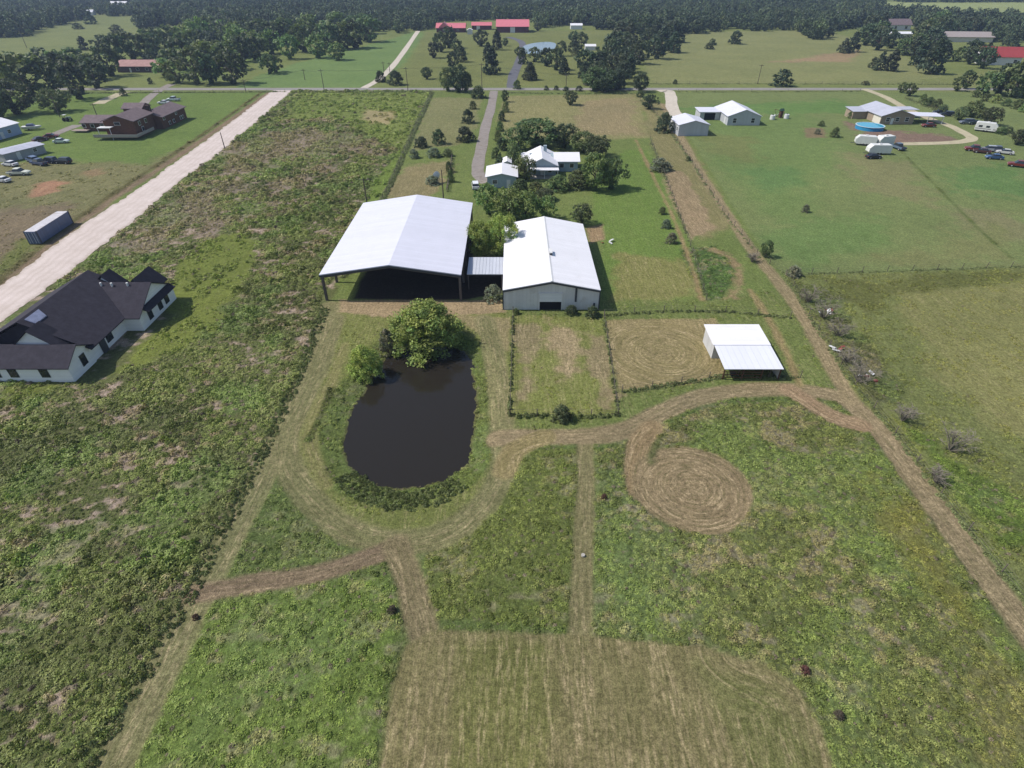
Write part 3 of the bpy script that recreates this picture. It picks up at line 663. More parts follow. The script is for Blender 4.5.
for q, (vx, vy) in enumerate(((-66.9, 84.0), (-65.1, 83.9), (-62.6, 84.0))): MB().cyl((vx+68, vy-78, 5.75), .16, .7).build('roof_vent', white_trim, hs)
MB().box(-62.3+68, -62.0+68, 72.5-78, 73.6-78, -.1, 2.1).build('door', trim_dark, hs)
# shipping container
ct_ = empty('shipping_container', (-101.0, 120.2, 0), R(4), 'long blue-grey steel container lying on the grass left of gravel road', 'container')
steel_blue = ribmat('container_steel', (.10,.13,.22), .35, 1, .5, .08, 1.5, (.13,.12,.14))
MB().box(-1.22, 1.22, -6.1, 6.1, .12, 2.72).build('body', steel_blue, ct_)
MB().box(-1.2, 1.2, -6.05, 6.05, 2.725, 2.78).build('roof', pmat('container_roof', (.50,.48,.50), .6, .15, .6, .2, 0, 0, (.3,.25,.22)), ct_)
for sx in (-1, 1):
    MB().box(sx*.6-.57, sx*.6+.57, -6.16, -6.105, .2, 2.65).build('door', pmat('container_door', (.11,.14,.22), .5, .15, 2), ct_)
    for q in (-.25, .25): MB().cyl((sx*.6+q, -6.2, 1.4), .03, 2.3).build('lock_bar', white_trim, ct_)
for sx in (-1.2, 1.2):
    for sy in (-6, 6): MB().box(sx-.1, sx+.1, sy-.12, sy+.12, 0, 2.82).build('corner_post', trim_dark, ct_)
# brown house
bh = empty('brown_house', (-130, 218, 0), 0, 'large brown two storey house with brown shingle roofs and white deck awning', 'house')
def bb(nm, x0, x1, y0, y1, z0, z1, m): return MB().box(x0+130, x1+130, y0-218, y1-218, z0, z1).build(nm, m, bh)
def ns_roof(x0, x1, y0, y1, ze, zr, m=shingle_brown, axis='y', oh=.6, root=bh, ox=130, oy=218):
    mb = MB()
    if axis == 'y':
        xm = (x0+x1)/2; mb.prism([(x0-oh+ox,y0-oh-oy,ze),(xm+ox,y0-oh-oy,zr),(x1+oh+ox,y0-oh-oy,ze),(x1+oh+ox,y0-oh-oy,ze+.2),(xm+ox,y0-oh-oy,zr+.2),(x0-oh+ox,y0-oh-oy,ze+.2)], (0, y1-y0+2*oh, 0))
    else:
        ym = (y0+y1)/2; mb.prism([(x0-oh+ox,y0-oh-oy,ze),(x0-oh+ox,ym-oy,zr),(x0-oh+ox,y1+oh-oy,ze),(x0-oh+ox,y1+oh-oy,ze+.2),(x0-oh+ox,ym-oy,zr+.2),(x0-oh+ox,y0-oh-oy,ze+.2)], (x1-x0+2*oh, 0, 0))
    return mb.build('roof', m, root)
def bgable(x0, x1, y0, y1, ze, zr, axis, m=brick_brown, ox=130, oy=218, root=bh):
    if axis == 'y': xm = (x0+x1)/2; mb = MB().prism([(x0+ox,y0-oy,-.2),(x1+ox,y0-oy,-.2),(x1+ox,y0-oy,ze),(xm+ox,y0-oy,zr),(x0+ox,y0-oy,ze)], (0, y1-y0, 0))
    else: ym = (y0+y1)/2; mb = MB().prism([(x0+ox,y0-oy,-.2),(x0+ox,y1-oy,-.2),(x0+ox,y1-oy,ze),(x0+ox,ym-oy,zr),(x0+ox,y0-oy,ze)], (x1-x0, 0, 0))
    return mb.build('wall', m, root)
bgable(-150.5, -136, 214, 223, 2.7, 4.2, 'x'); ns_roof(-150.5, -136, 214, 223, 2.6, 4.25, axis='x')
bgable(-136.5, -126.6, 204.5, 217, 5.2, 6.9, 'y'); ns_roof(-136.5, -126.6, 204.5, 217, 5.1, 6.95)
bgable(-133.5, -124, 217, 235, 3.8, 5.4, 'y'); ns_roof(-133.5, -124, 217.7, 235, 3.7, 5.45)
bgable(-137, -130.5, 218.5, 224, 6.4, 7.6, 'x'); ns_roof(-137, -130.5, 218.5, 224, 6.3, 7.65, axis='x', oh=.5)
bb('chimney', -128.6, -127.2, 217.6, 218.8, 4, 7.6, pmat('chimney_brick', (.06,.035,.03), .9, .2, 3))
bb('awning', -137.6, -133.2, 201.6, 204.3, 3.6, 3.75, white_trim)
for q in (-137.4, -133.4): bb('post', q-.07, q+.07, 201.7, 201.84, 0, 3.58, white_trim)
bb('deck', -139, -124.6, 200.8, 204.4, .9, 1.1, pmat('deck_wood', (.30,.24,.20), .85, .15, 2))
bb('deck', -126.5, -124.6, 204.45, 212, .9, 1.1, MATS['deck_wood'])
bb('railing', -139, -124.6, 200.7, 200.8, 1.1, 1.9, pmat('deck_rail', (.34,.30,.28), .8, .1, 2)); bb('railing', -124.6, -124.5, 200.8, 212, 1.1, 1.9, MATS['deck_rail'])
bb('wing_deck', -153.5, -148, 211.4, 213.9, .5, .7, MATS['deck_wood'])
for u, v_, z, ax in [(-150,0,1.1,'l'),(-147,0,1.1,'l'),(-143.5,0,1.1,'l'),(-140,0,.9,'l')]:
    f = bb('window', u-.7, u+.7, 213.9, 213.98, z, z+1.3, white_trim)
    MB().box(u-.55+130, u+.55+130, 213.86-218, 213.9-218, z+.12, z+1.18).build('pane', glass_dark, f)
for yv, z in [(208,3.2),(212,3.2),(209,1.3)]:
    f = bb('window', -126.58, -126.5, yv-.7, yv+.7, z, z+1.4, white_trim); MB().box(-126.49+130, -126.45+130, yv-.55-218, yv+.55-218, z+.12, z+1.28).build('pane', glass_dark, f)
for yv, z in [(219,2.6),(222,.5),(225,.5),(228,2.6),(230.5,.5),(232,.5)]:
    f = bb('window', -123.98, -123.9, yv-.7, yv+.7, z, z+1.2, white_trim); MB().box(-123.89+130, -123.85+130, yv-.5-218, yv+.5-218, z+.12, z+1.08).build('pane', glass_dark, f)
f = bb('window', -133, -131, 204.42, 204.48, 3.9, 5.0, white_trim); MB().box(-132.9+130, -131.1+130, 204.38-218, 204.42-218, 4.0, 4.9).build('pane', glass_dark, f)
# outbuildings on the left
gable_building('workshop', 'white roofed workshop with pale blue wall cut by the left edge of view', 'workshop', -177, 204, 12, 15, 3.4, 4.8, R(-8), pmat('wall_pale_blue', (.32,.40,.55), .7, .1), roof_white, items=[('window','E',-3,1.2,1.2,1),('window','E',3,1.2,1.2,1),('door','E',0,0,1.2,2.1)])
gable_building('grey_shed', 'low grey metal shed with flat-looking roof behind the parked dark cars', 'shed', -150.6, 181.5, 6.5, 12, 2.4, 2.8, R(-22), grey_wall, roof_grey, items=[('door','E',-2,0,1.2,2.1),('window','E',3,1.1,1.1,.9)])
gable_building('pink_roof_house', 'distant low house with faded pinkish brown roof between dark trees', 'house', -201, 352, 12, 22, 3, 5.2, R(90), pmat('wall_dusty', (.10,.07,.07), .8, .15), pmat('roof_dusty_pink', (.36,.22,.20), .9, .15, .5, .1), .6, .6, [('window','W',-5,1,1.4,1.2),('window','W',0,1,1.4,1.2),('door','W',4,0,1,2.1)])
# farmhouse in the middle
fh = empty('farmhouse', (12.5, 168, 0), 0, 'white metal roofed farmhouse with grey-blue walls among dense trees', 'house')
fw = pmat('wall_grey_blue', (.30,.37,.41), .8, .08)
bgable(4.4, 12.2, 161.8, 174, 2.8, 4.7, 'y', fw, -12.5, 168, fh); ns_roof(4.4, 12.2, 161.8, 174, 2.7, 4.75, roof_white, 'y', .6, fh, -12.5, 168)
bgable(11, 18.6, 166, 173, 2.8, 4.2, 'x', fw, -12.5, 168, fh); ns_roof(12.4, 18.6, 166, 173, 2.7, 4.2, roof_white, 'x', .6, fh, -12.5, 168)
bgable(3, 6, 168, 173, 2.6, 3.9, 'x', fw, -12.5, 168, fh); ns_roof(3, 4.6, 168, 173, 2.5, 3.9, roof_white, 'x', .5, fh, -12.5, 168)
MB().box(-7.5, .3, -9.2, -6.3, 2.3, 2.45).build('porch_roof', roof_white, fh)
for q in (-7.3, -3.6, 0): MB().box(q-.08, q+.08, -9.1, -8.94, 0, 2.29).build('porch_post', white_trim, fh)
MB().box(-7.4, .2, -9, -6.3, 0, .25).build('porch', concrete, fh)
for q in (1.6, 4.4):
    f = MB().box(q-.65, q+.65, -2.09, -2.003, 1, 2.3).build('window', white_trim, fh); MB().box(q-.52, q+.52, -2.12, -2.092, 1.12, 2.18).build('pane', glass_dark, f)
for q in (-6.5, -2):
    f = MB().box(q-.6, q+.6, -6.29, -6.203, .9, 2.1).build('window', white_trim, fh); MB().box(q-.48, q+.48, -6.32, -6.292, 1.02, 1.98).build('pane', glass_dark, f)
MB().box(-4.6, -3.7, -6.27, -6.203, .25, 2.2).build('door', white_trim, fh)
MB().box(-3.5, -2.6, 2, 2.9, 4, 6).build('chimney', fw, fh)
gable_building('garage', 'small white roofed garage beside the end of the farm driveway', 'garage', -2.7, 156, 7.6, 9, 2.9, 3.7, 0, fw, roof_white, .5, .5, [('door','S',1.8,0,1,2.1),('window','S',-1.8,1.1,1.2,.9),('door','W',0,0,2.6,2.2)])
gable_building('tank_shed', 'narrow white tool shed standing behind the driveway garage', 'shed', -1.4, 168.5, 2.4, 5, 2.3, 2.8, 0, white_wall, roof_white, .15, .15, [('door','S',0,0,1,1.9)])
# metal buildings of the right-hand neighbour
gable_building('small_metal_barn', 'smaller pale metal barn with grey gable end next to the white driveway', 'barn', 61.6, 213, 10.3, 11.5, 3.5, 4.8, R(3), ribmat('wall_metal_pale', (.42,.43,.46), .6, 0, .5, .04, .4), roof_blue, .3, .3, [('door','W',2,0,3.5,3),('window','W',-4,1.5,1,1)])
nb = gable_building('metal_workshop', 'larger pale metal workshop with grey gable end and attached carport wing', 'barn', 84.2, 231, 11.8, 16.5, 3.1, 5.2, R(0), MATS['wall_metal_pale'], roof_blue, .4, .3, [('window','S',-3.4,.9,1.2,1.5),('window','S',3.2,.9,1.2,1.5),('door','W',-5,0,1.2,2.2)])
MB().box(-13.5, -5.95, 1.0, 7.5, -.1, 2.7).build('wing_wall', MATS['wall_metal_pale'], nb); MB().prism([(-14,.3,2.72),(-14,7.9,3.0),(-14,7.9,3.1),(-14,.3,2.82)], (7.9, 0, 0)).build('wing_roof', roof_blue, nb)
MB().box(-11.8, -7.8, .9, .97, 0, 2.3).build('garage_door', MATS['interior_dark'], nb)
# tan house, right
th = gable_building('tan_house', 'tan house with pale grey metal roof standing behind a round blue pool', 'house', 140.5, 232.5, 12.2, 16, 2.9, 4.8, R(2), tan_wall, roof_grey, .5, .5, [('window','S',-3.5,1,1.3,1.3),('window','S',0,1,1.3,1.3),('window','S',3.6,1,1.3,1.3),('door','S',-1.8,0,1,2.1)])
MB().box(-11.5, -6.15, 1.5, 7, -.1, 2.5).build('wing_wall', tan_wall, th); MB().prism([(-11.9,1,2.52),(-11.9,7.5,3.1),(-11.9,7.5,3.2),(-11.9,1,2.62)], (6.4, 0, 0)).build('wing_roof', roof_grey, th)
MB().box(-6.15, -6.11, -7.8, -3, 0, 2.7).build('front_panel', cream_wall, th)
MB().box(6.7, 14, 2, 8, 2.8, 2.95).build('back_roof', roof_grey, th)
cp = empty('carport', (153, 228.5, 0), R(-8), 'flat white carport roof on thin posts right of the tan house', 'carport')
MB().box(-5.2, 5.2, -3.5, 3.5, 2.5, 2.62).build('roof', roof_blue, cp)
for sx in (-5, 0, 5):
    for sy in (-3.3, 3.3): MB().box(sx-.08, sx+.08, sy-.08, sy+.08, 0, 2.49).build('post', white_trim, cp)
# blue pool
po = empty('swimming_pool', (127.5, 217.5, 0), 0, 'round blue above ground pool on bare dirt by the tan house', 'pool')
blue = pmat('pool_blue', (.03,.22,.42), .4, .1); m = MB(); m.tube([(0,0,0),(0,0,1.2)], 4.6, 4.6, 32); m.build('wall', blue, po, smooth=False)
m = MB(); m.cyl((0,0,1.21), 4.35, .03, 'z', 32); m.build('water', pmat('pool_water', (.05,.34,.50), .05, .05, 1, .5), po)
m = MB(); k_ = 32
m.loft([[(r_*math.cos(2*math.pi*j/k_), r_*math.sin(2*math.pi*j/k_), z_) for j in range(k_)] for r_, z_ in ((4.4,1.2),(4.4,1.3),(4.75,1.3),(4.75,1.2))], False); m.build('rim', pmat('pool_rim', (.45,.55,.62), .4, .05), po)
# red roofed complex far beyond the road
maroon = pmat('wall_maroon', (.10,.035,.04), .8, .15)
gable_building('red_barn', 'largest far building with bright pinkish red roof, rightmost of three', 'barn', 0.5, 570, 22, 27, 4.5, 8.6, R(90), maroon, roof_pink, .8, .5, [('door','W',0,0,4,4)])
gable_building('red_stable', 'long low far building with narrow pinkish red roof, middle of three', 'stable', -26.5, 588, 8, 17, 3.4, 5.4, R(90), maroon, roof_pink, .6, .5, [('door','W',3,0,3,3)])
rh = gable_building('red_roof_house', 'far house with peaked pinkish red roof, leftmost of the three', 'house', -51.5, 568, 13, 24, 3.4, 6.2, R(90), maroon, roof_pink, .8, .6, [('window','W',-6,1,1.5,1.3),('window','W',6,1,1.5,1.3)])
MB().prism([(-8.5,1,3.7),(-8.5,10,3.7),(-8.5,5.5,7.4)], (9, 0, 0)).build('gable', roof_pink, rh)
gable_building('white_far_shed', 'tiny white shed in front of the far red roofed house', 'shed', -34.6, 548, 4, 5, 3, 4, 0, white_wall, roof_white)
# far houses upper right and left
gable_building('white_far_house', 'far white house with brownish roof half hidden in upper right woods', 'house', 335, 585, 12, 20, 4.4, 8, R(90), pmat('wall_bright', (.62,.62,.62), .7, .05), shingle_brown, .8, .8, [('window','W',-6,1,2,2),('window','W',3,1,2,2)])
gable_building('grey_far_house', 'long low greyish roof between trees above the red roofed white house', 'house', 338, 497, 16, 34, 3.4, 6, R(84), cream_wall, pmat('roof_taupe', (.30,.26,.25), .9, .1), .8, .8, [('window','W',-6,1,2,1.4)])
gable_building('far_carport', 'small pale roof beside the long grey roof in the woods', 'shed', 303, 520, 8, 16, 3, 4, R(90), cream_wall, roof_white, .5, .5)
gable_building('red_right_house', 'white walled house with dark red roof near the right edge', 'house', 282, 378, 11, 20, 4.6, 8.6, R(80), MATS['wall_bright'], roof_red, .8, .8, [('window','W',-7,1.2,1.6,1.6),('door','W',0,0,3,3),('window','W',6,1.2,1.6,1.6)])
gable_building('hill_house', 'far white house at the top left among dark woods', 'house', *G(75,16), 7, 12, 3, 5, R(90), MATS['wall_bright'], roof_white, .5, .5)
gable_building('hill_barn', 'white roofed far barn topmost on the left wooded ridge', 'barn', *G(121,8), 12, 20, 4, 7, R(90), MATS['wall_bright'], roof_white, .5, .5)
gable_building('hill_cabin', 'small white far building right of the top left white house', 'house', *G(91,15), 6, 9, 3, 5, R(90), MATS['wall_bright'], roof_grey, .5, .5)
gable_building('pale_far_shed', 'small white far shed at the edge of the clearing before dark woods', 'shed', *G(576,29), 7, 10, 3, 4.2, R(90), MATS['wall_bright'], roof_white, .4, .4)
gable_building('pump_shed', 'small white shed beside the park trees right of far pond', 'shed', *G(590,50), 4, 7, 2.4, 3.4, R(90), MATS['wall_bright'], roof_white, .3, .3)
gable_building('woods_shed', 'tiny white far shed against the woods above the tan pasture', 'shed', *G(838,19), 6, 8, 4, 6, R(70), MATS['wall_bright'], roof_white, .4, .4)
# far pond
fp = GP([(522,51),(524,46),(535,43),(548,42),(556,44),(553,50),(540,54),(528,54)])
mb = MB(); mb.quad(*[(p[0], p[1], .12) for p in smooth_line(fp+[fp[0]], 3)[:-1]]); wm2 = pmat('far_water', (.12,.17,.26), .08, .05, .02, .6)
tag(mb.build('far_pond', wm2), kind='structure')
# ---------------------------------------------------------------- vehicles
paint = objmat('car_paint', .3, .5); rubber = pmat('rubber', (.02,.02,.02), .9, .1); rimm = pmat('rim', (.35,.35,.37), .35, .1, 1, .5)
lampm = pmat('lamp_glass', (.6,.6,.58), .15, .05, 1, .6); tailm = pmat('tail_lamp', (.35,.02,.02), .3, .05)
def car_proto(kind):
    """forward is +x"""
    r = empty(kind, (0, -300, 0))
    L = {'car': 4.6, 'pickup': 5.6, 'suv': 4.8}[kind]; W = .9 if kind != 'pickup' else .98
    prof = {'car': [(-2.3,.35),(-2.32,.8),(-2.2,.95),(-1.3,1.0),(.9,.98),(1.9,.85),(2.25,.65),(2.3,.35)],
            'suv': [(-2.4,.4),(-2.42,.9),(-2.36,1.1),(-1.3,1.12),(.9,1.1),(2.0,1.0),(2.35,.8),(2.4,.4)],
            'pickup': [(-2.8,.5),(-2.82,1.05),(-1.0,1.06),(-.9,1.12),(.9,1.12),(1.2,1.12),(2.4,1.02),(2.75,.85),(2.8,.45)]}[kind]
    m = MB(); sec = []
    for y, k in ((-W, .93), (-W*.97, 1), (W*.97, 1), (W, .93)):
        sec.append([(p[0]*(.985 if k < 1 else 1), y, .35+(p[1]-.35)*k) for p in prof])
    m.loft(sec); m.build('body', paint, r, .04)
    cab = {'car': [(-1.75,.98),(-1.1,1.42),(.25,1.42),(1.05,.98)], 'suv': [(-2.3,1.1),(-2.05,1.72),(.35,1.72),(1.15,1.1)], 'pickup': [(-1.0,1.1),(-.85,1.78),(.55,1.78),(1.3,1.1)]}[kind]
    m = MB(); m.loft([[(p[0], y*(W if p[1] < 1.2 else W*.82), p[1]) for p in cab] for y in (-.98, .98)]); m.build('window', glass_dark, r)
    t = cab[1][1]; m = MB(); m.prism([(cab[1][0]-.05,-W*.83,t-.04),(cab[2][0]+.05,-W*.83,t-.04),(cab[2][0]+.0,-W*.8,t+.05),(cab[1][0],-W*.8,t+.05)], (0, W*1.63, 0)); m.build('cabin_roof', paint, r)
    if kind == 'pickup': MB().box(-2.7, -1.1, -.8, .8, 1.061, 1.075).build('bed', rubber, r)
    for sx in (-L*.31, L*.31):
        for sy in (-1, 1):
            w_ = MB().cyl((sx, sy*(W-.1), .36), .36, .24, 'y', 14).build('wheel', rubber, r); MB().cyl((sx, sy*(W+.025), .36), .2, .02, 'y', 10).build('rim', rimm, w_)
    for sy in (-.65, .65):
        MB().box(L/2-.08, L/2+.01, sy-.18, sy+.18, .62, .76).build('headlight', lampm, r); MB().box(-L/2-.03, -L/2+.05, sy-.15, sy+.15, .7, .86).build('tail_light', tailm, r)
    return r
PROTO = {k: car_proto(k) for k in ('car', 'pickup', 'suv')}; USED = set()
def car(kind, px, py, rz, c, label, group=None, cat=None):
    x, y = G(px, py)
    o = PROTO[kind] if kind not in USED else copy_tree(PROTO[kind]); USED.add(kind)
    o.location = (x, y, .03); o.rotation_euler = (0, 0, R(rz))
    for ch in o.children_recursive: ch.color = (*c, 1)
    for q in ('group',):
        if q in o: del o[q]
    tag(o, label, cat or {'car': 'car', 'suv': 'car', 'pickup': 'pickup'}[kind], group); return o
WH, DK, BL, RD, SV = (.7,.7,.72), (.02,.022,.03), (.03,.05,.12), (.16,.025,.02), (.35,.37,.4)
car('suv', 475.5, 188, 96, WH, 'white car parked at the end of the farm driveway')
gl = 'vehicles in the left yard'
car('car', 11, 166, 165, WH, 'white car parked nearest the grey shed wall, left of the dark cars', gl)
car('pickup', 20, 175, 5, (.6,.6,.5), 'cream flat pickup on the grass below the white car', gl)
car('car', 3, 182, 170, WH, 'white car cut by the left edge of the view', gl)
car('suv', 33.5, 162, 150, (.10,.14,.24), 'blue-grey car leftmost in the row beside the grey shed', gl)
car('pickup', 40, 165, 160, (.06,.08,.15), 'dark blue pickup in front of the row beside the grey shed', gl)
car('suv', 50, 163, 172, (.03,.035,.06), 'near black car in the middle of the row beside grey shed', gl)
car('suv', 64, 163.5, 172, DK, 'black car rightmost in the row beside the grey shed', gl)
car('car', 62, 143, 8, (.6,.66,.6), 'pale greenish white car alone on the grass below yard track', gl)
car('car', 52, 138, 20, RD, 'dark red car on the yard track', gl)
car('car', 41, 141, 60, (.05,.03,.03), 'dark brown car parked left of the red one on yard track', gl)
car('pickup', 174, 101, 175, (.5,.58,.6), 'pale pickup parked behind the brown house, right of the other', gl)
car('car', 164, 104, 175, WH, 'white car half hidden behind the right wing of brown house', gl)
gr_ = 'vehicles at the right-hand neighbour'
car('pickup', 974, 151, 160, RD, 'dark red pickup leftmost of the parked group on the right lawn', gr_)
car('car', 981, 153, 150, (.07,.03,.03), 'small dark red car just right of the red pickup', gr_)
car('suv', 988, 151.5, 165, SV, 'silver car in the middle of the right lawn group', gr_)
car('pickup', 996, 152, 160, (.08,.09,.13), 'dark grey pickup behind the small blue car on right lawn', gr_)
car('car', 993.5, 159, 165, (.05,.10,.22), 'small blue car in front of the silver one on right lawn', gr_)
car('car', 1004, 154, 150, (.5,.5,.5), 'light grey car rightmost of the right lawn group', gr_)
car('pickup', 1018, 167, 150, RD, 'dark red truck alone near the right edge of the lawn', gr_)
car('car', 928, 127, 175, RD, 'dark red car parked in front of the carport', gr_)
car('suv', 939, 114, 170, DK, 'black car on the loop driveway behind the carport', gr_)
car('suv', 946, 116, 170, (.03,.04,.06), 'dark car right of the black one under small trees', gr_)
car('suv', 966, 124, 175, (.12,.14,.18), 'grey car parked left of the white tent trailer', gr_)
car('car', 974, 124.5, 175, (.03,.05,.04), 'dark green car touching the grey one by the hedge', gr_)
# caravans
def caravan(px, py, L, rz, label, name='caravan', c=(.62,.62,.60), H=2.9):
    x, y = G(px, py); r = empty(name, (x, y, 0), R(rz), label, 'caravan', 'caravans parked together near the pool')
    pr = [(-L/2,.5),(-L/2,H-.3),(-L/2+.4,H),(L/2-1.0,H),(L/2-.1,H-.9),(L/2,.9),(L/2-.5,.5)]
    MB().prism([(p[0],-1.2,p[1]) for p in pr], (0, 2.4, 0)).build('body', pmat('caravan_shell', c, .4, .06, 1, .4), r, .05)
    MB().box(-L/2+.1, L/2-.2, -1.21, -1.203, .95, 1.15).build('stripe', pmat('caravan_stripe', (.14,.12,.13), .5), r)
    for u in (-L*.28, L*.05):
        f = MB().box(u-.55, u+.55, -1.24, -1.203, 1.5, 2.1).build('window', trim_dark, r); MB().box(u-.5, u+.5, -1.25, -1.242, 1.55, 2.05).build('pane', glass_dark, f)
    MB().box(L*.22, L*.22+.65, -1.235, -1.203, .55, 2.3).build('door', white_trim, r)
    for u in (-.45, .45):
        for sy in (-1.1, 1.1): MB().cyl((u, sy, .34), .34, .2, 'y', 12).build('wheel', rubber, r)
    MB().box(-.4, .4, -.35, .35, H+.002, H+.25).build('roof_unit', white_trim, r)
    MB().tube([(L/2-.4,0,.5),(L/2+1.1,0,.45)], .07).build('hitch', trim_dark, r)
caravan(864, 145, 6.2, 160, 'white caravan leftmost of the cluster below the blue pool')
caravan(883, 145, 5.8, 195, 'white caravan behind, between the pool and the striped caravan')
caravan(877, 154, 6.8, 178, 'striped white caravan nearest the camera below the pool')
car('pickup', 897, 149, 100, (.10,.14,.20), 'dark blue pickup parked at the right end of the caravans', gr_)
car('car', 873, 158.5, 5, DK, 'black car just in front of the striped caravan', gr_)
caravan(984.5, 131.5, 6.5, -35, 'white trailer alone beside the hedge at the loop driveway', 'box_trailer', H=3.0)
def boat(px, py, rz, label):
    x, y = G(px, py); r = empty('boat', (x, y, 0), R(rz), label, 'boat'); rings = []
    for t, w_, z in ((-3, 1.0, .5), (-1, 1.15, .45), (1, 1.05, .5), (2.4, .5, .7), (3.1, .06, 1.0)): rings.append([(t,-w_,1.25+z*.2),(t,-w_*.6,z),(t,w_*.6,z),(t,w_,1.25+z*.2)])
    m = MB(); m.loft(rings); m.build('hull', white_trim, r); m = MB(); m.prism([(-1.4,-.8,1.4),(1.2,-.8,1.4),(.5,-.7,2.0),(-1.2,-.7,2.0)], (0, 1.5, 0)); m.build('cabin', pmat('boat_cover', (.10,.12,.2), .6), r)
    m = MB(); m.box(-2.5, 3.9, -.08, .08, .3, .44); m.build('trailer', trim_dark, r)
    for sy in (-.95, .95): MB().cyl((-.8, sy, .32), .32, .2, 'y', 12).build('wheel', rubber, r)
boat(33, 130, 15, 'white boat on a trailer on the grass right of the workshop')
def cart(px, py, rz, label, c):
    x, y = G(px, py); r = empty('tractor', (x, y, 0), R(rz), label, 'tractor'); pm = objmat('car_paint')
    MB().prism([(-.2,-.35,.7),(1.6,-.35,.7),(1.6,-.35,1.3),(-.2,-.35,1.45)], (0,.7,0)).build('hood', pm, r, .04, col=c)
    MB().box(-1.1, -.2, -.5, .5, .7, 1.05).build('seat', rubber, r); m = MB(); m.box(-1.2, -.1, -.6, .6, 2.2, 2.3); m.build('canopy', white_trim, r)
    for a in (-1.15, -.15):
        for b in (-.55, .55): MB().box(a-.04, a+.04, b-.04, b+.04, 1.05, 2.2).build('post', trim_dark, r)
    for sy in (-.75, .75): MB().cyl((-.8, sy, .65), .65, .35, 'y', 16).build('wheel', rubber, r); MB().cyl((1.2, sy*.85, .38), .38, .22, 'y', 14).build('wheel', rubber, r)
cart(68, 121, 80, 'small tractor with pale canopy on the yard track', (.3,.35,.3))
# play set / machinery on the lawn by the metal barns
def junk(name, cat, px, py, label, c=(.5,.5,.5), s=1.0):
    x, y = G(px, py); r = empty(name, (x, y, GH(x, y)), rng.uniform(0, 3), label, cat); return r
r = junk('play_set', 'play set', 778, 117, 'dark and white play set alone on the green lawn right of the metal barns')
MB().box(-1.6,-.6,-.7,.5,0,2.4).build('tower', wood_dark, r); MB().prism([(-1.8,-.9,2.42),(-.4,-.9,2.42),(-1.1,-.9,3.2)], (0,1.6,0)).build('roof', pmat('green_canvas', (.03,.07,.05), .8), r)
MB().prism([(-.5,-.3,1.4),(1.6,-.3,.15),(1.6,-.3,.05),(-.5,-.3,1.3)], (0,.6,0)).build('slide', white_trim, r)
for q in (-2.8, 2.6): MB().tube([(q,-1,0),(q,0,2.3),(q,1,0)], .07).build('leg', wood_dark, r)
MB().tube([(-2.8,0,2.3),(2.6,0,2.3)], .07).build('beam', wood_dark, r); MB().box(1.6,2.2,-.15,.15,.5,.6).build('seat', white_trim, r)
for px, py, lab in ((772, 119.5, 'white water tank left of the play set on the lawn'), (786, 118.5, 'white water tank right of the play set on the lawn')):
    r = junk('water_tank', 'tank', px, py, lab); MB().cyl((0,0,.75), .9, 1.5, 'z', 20).build('tank_body', white_trim, r, .08); MB().cyl((0,0,1.6), .25, .2, 'z', 12).build('lid', trim_dark, r)
# ---------------------------------------------------------------- utility poles
pole_w = pmat('pole_wood', (.10,.08,.065), .9, .15, 2)
def pole(px, py, top, label, arm=True, arot=0.0, name='utility_pole'):
    x, y = G(px, py); h = max(5, hgt(px, top, y)); r = empty(name, (x, y, 0), arot, label, 'pole', 'wooden utility poles')
    MB().tube([(0,0,-.2),(0,0,h)], .17, .11).build('post', pole_w, r)
    if arm:
        MB().box(-1.1, 1.1, -.06, .06, h-.75, h-.6).build('crossarm', pole_w, r)
        for q in (-1, 0, 1): MB().cyl((q*.95, 0, h-.5), .06, .18).build('insulator', pmat('insulator', (.3,.3,.32), .3), r)
    return r, x, y, h
PL = [(27, 48, 17, 'leaning-looking pole on the hill at top left', 0), (324.5, 92, 69, 'roadside pole between gravel road and far driveway', 0), (408, 91, 67, 'roadside pole just right of the two round bushes', 0),
      (390, 73, 63, 'short pole left of the far pale driveway bend', 0), (384, 72, 62, 'pole nearest left beside the far pale driveway', 0), (482, 88, 63, 'roadside pole left of the farm driveway mouth', 0), (566, 87, 74, 'short roadside pole behind the shrub row', 0), (757.5, 84, 64, 'pole standing in the tan pasture left of the round bush', 0),
      (305, 80, 70, 'thin roadside pole in front of the meadow', 0), (367, 204, 177, 'dark pole behind left rear corner of the open barn', 0), (443.5, 199, 170, 'pole behind the open barn near the farm driveway', 1),
      (225, 149, 133, 'thin bare pole at the edge of the gravel road', 2), (98, 118, 103, 'pole left of the brown house', 0), (246, 92, 79, 'roadside pole left of the gravel road mouth', 0), (60, 117, 96, 'pole under the light green tree at left', 0), (190, 20, 8, 'far pole in front of the top left woods', 0)]
PP = {}
for i, (px, py, tp, lab, k) in enumerate(PL):
    PP[i] = pole(px, py, tp, lab, arm=(k == 0), arot=(0 if i else 0))
def wires(a, b, label):
    A, B = PP[a], PP[b]; rt = empty('power_line', (A[1], A[2], 0), 0, label, 'power line')
    for q in (-.95, .95):
        pts = []
        for t in range(13):
            t /= 12; pts.append((A[1]+(B[1]-A[1])*t+q*.2-A[1], A[2]+(B[2]-A[2])*t+q-A[2], A[3]+(B[3]-A[3])*t-.5-6*t*(1-t)*.35))
        MB().tube(pts, .022, .022, 4).build('wire', trim_dark, rt)
wires(13, 8, 'overhead wires left of the gravel road mouth'); wires(8, 1, 'short overhead wires at the meadow pole'); wires(1, 2, 'overhead wires above the road between gravel road and bushes'); wires(2, 5, 'overhead wires ending by the farm driveway'); wires(5, 6, 'overhead wires above the shrub row')
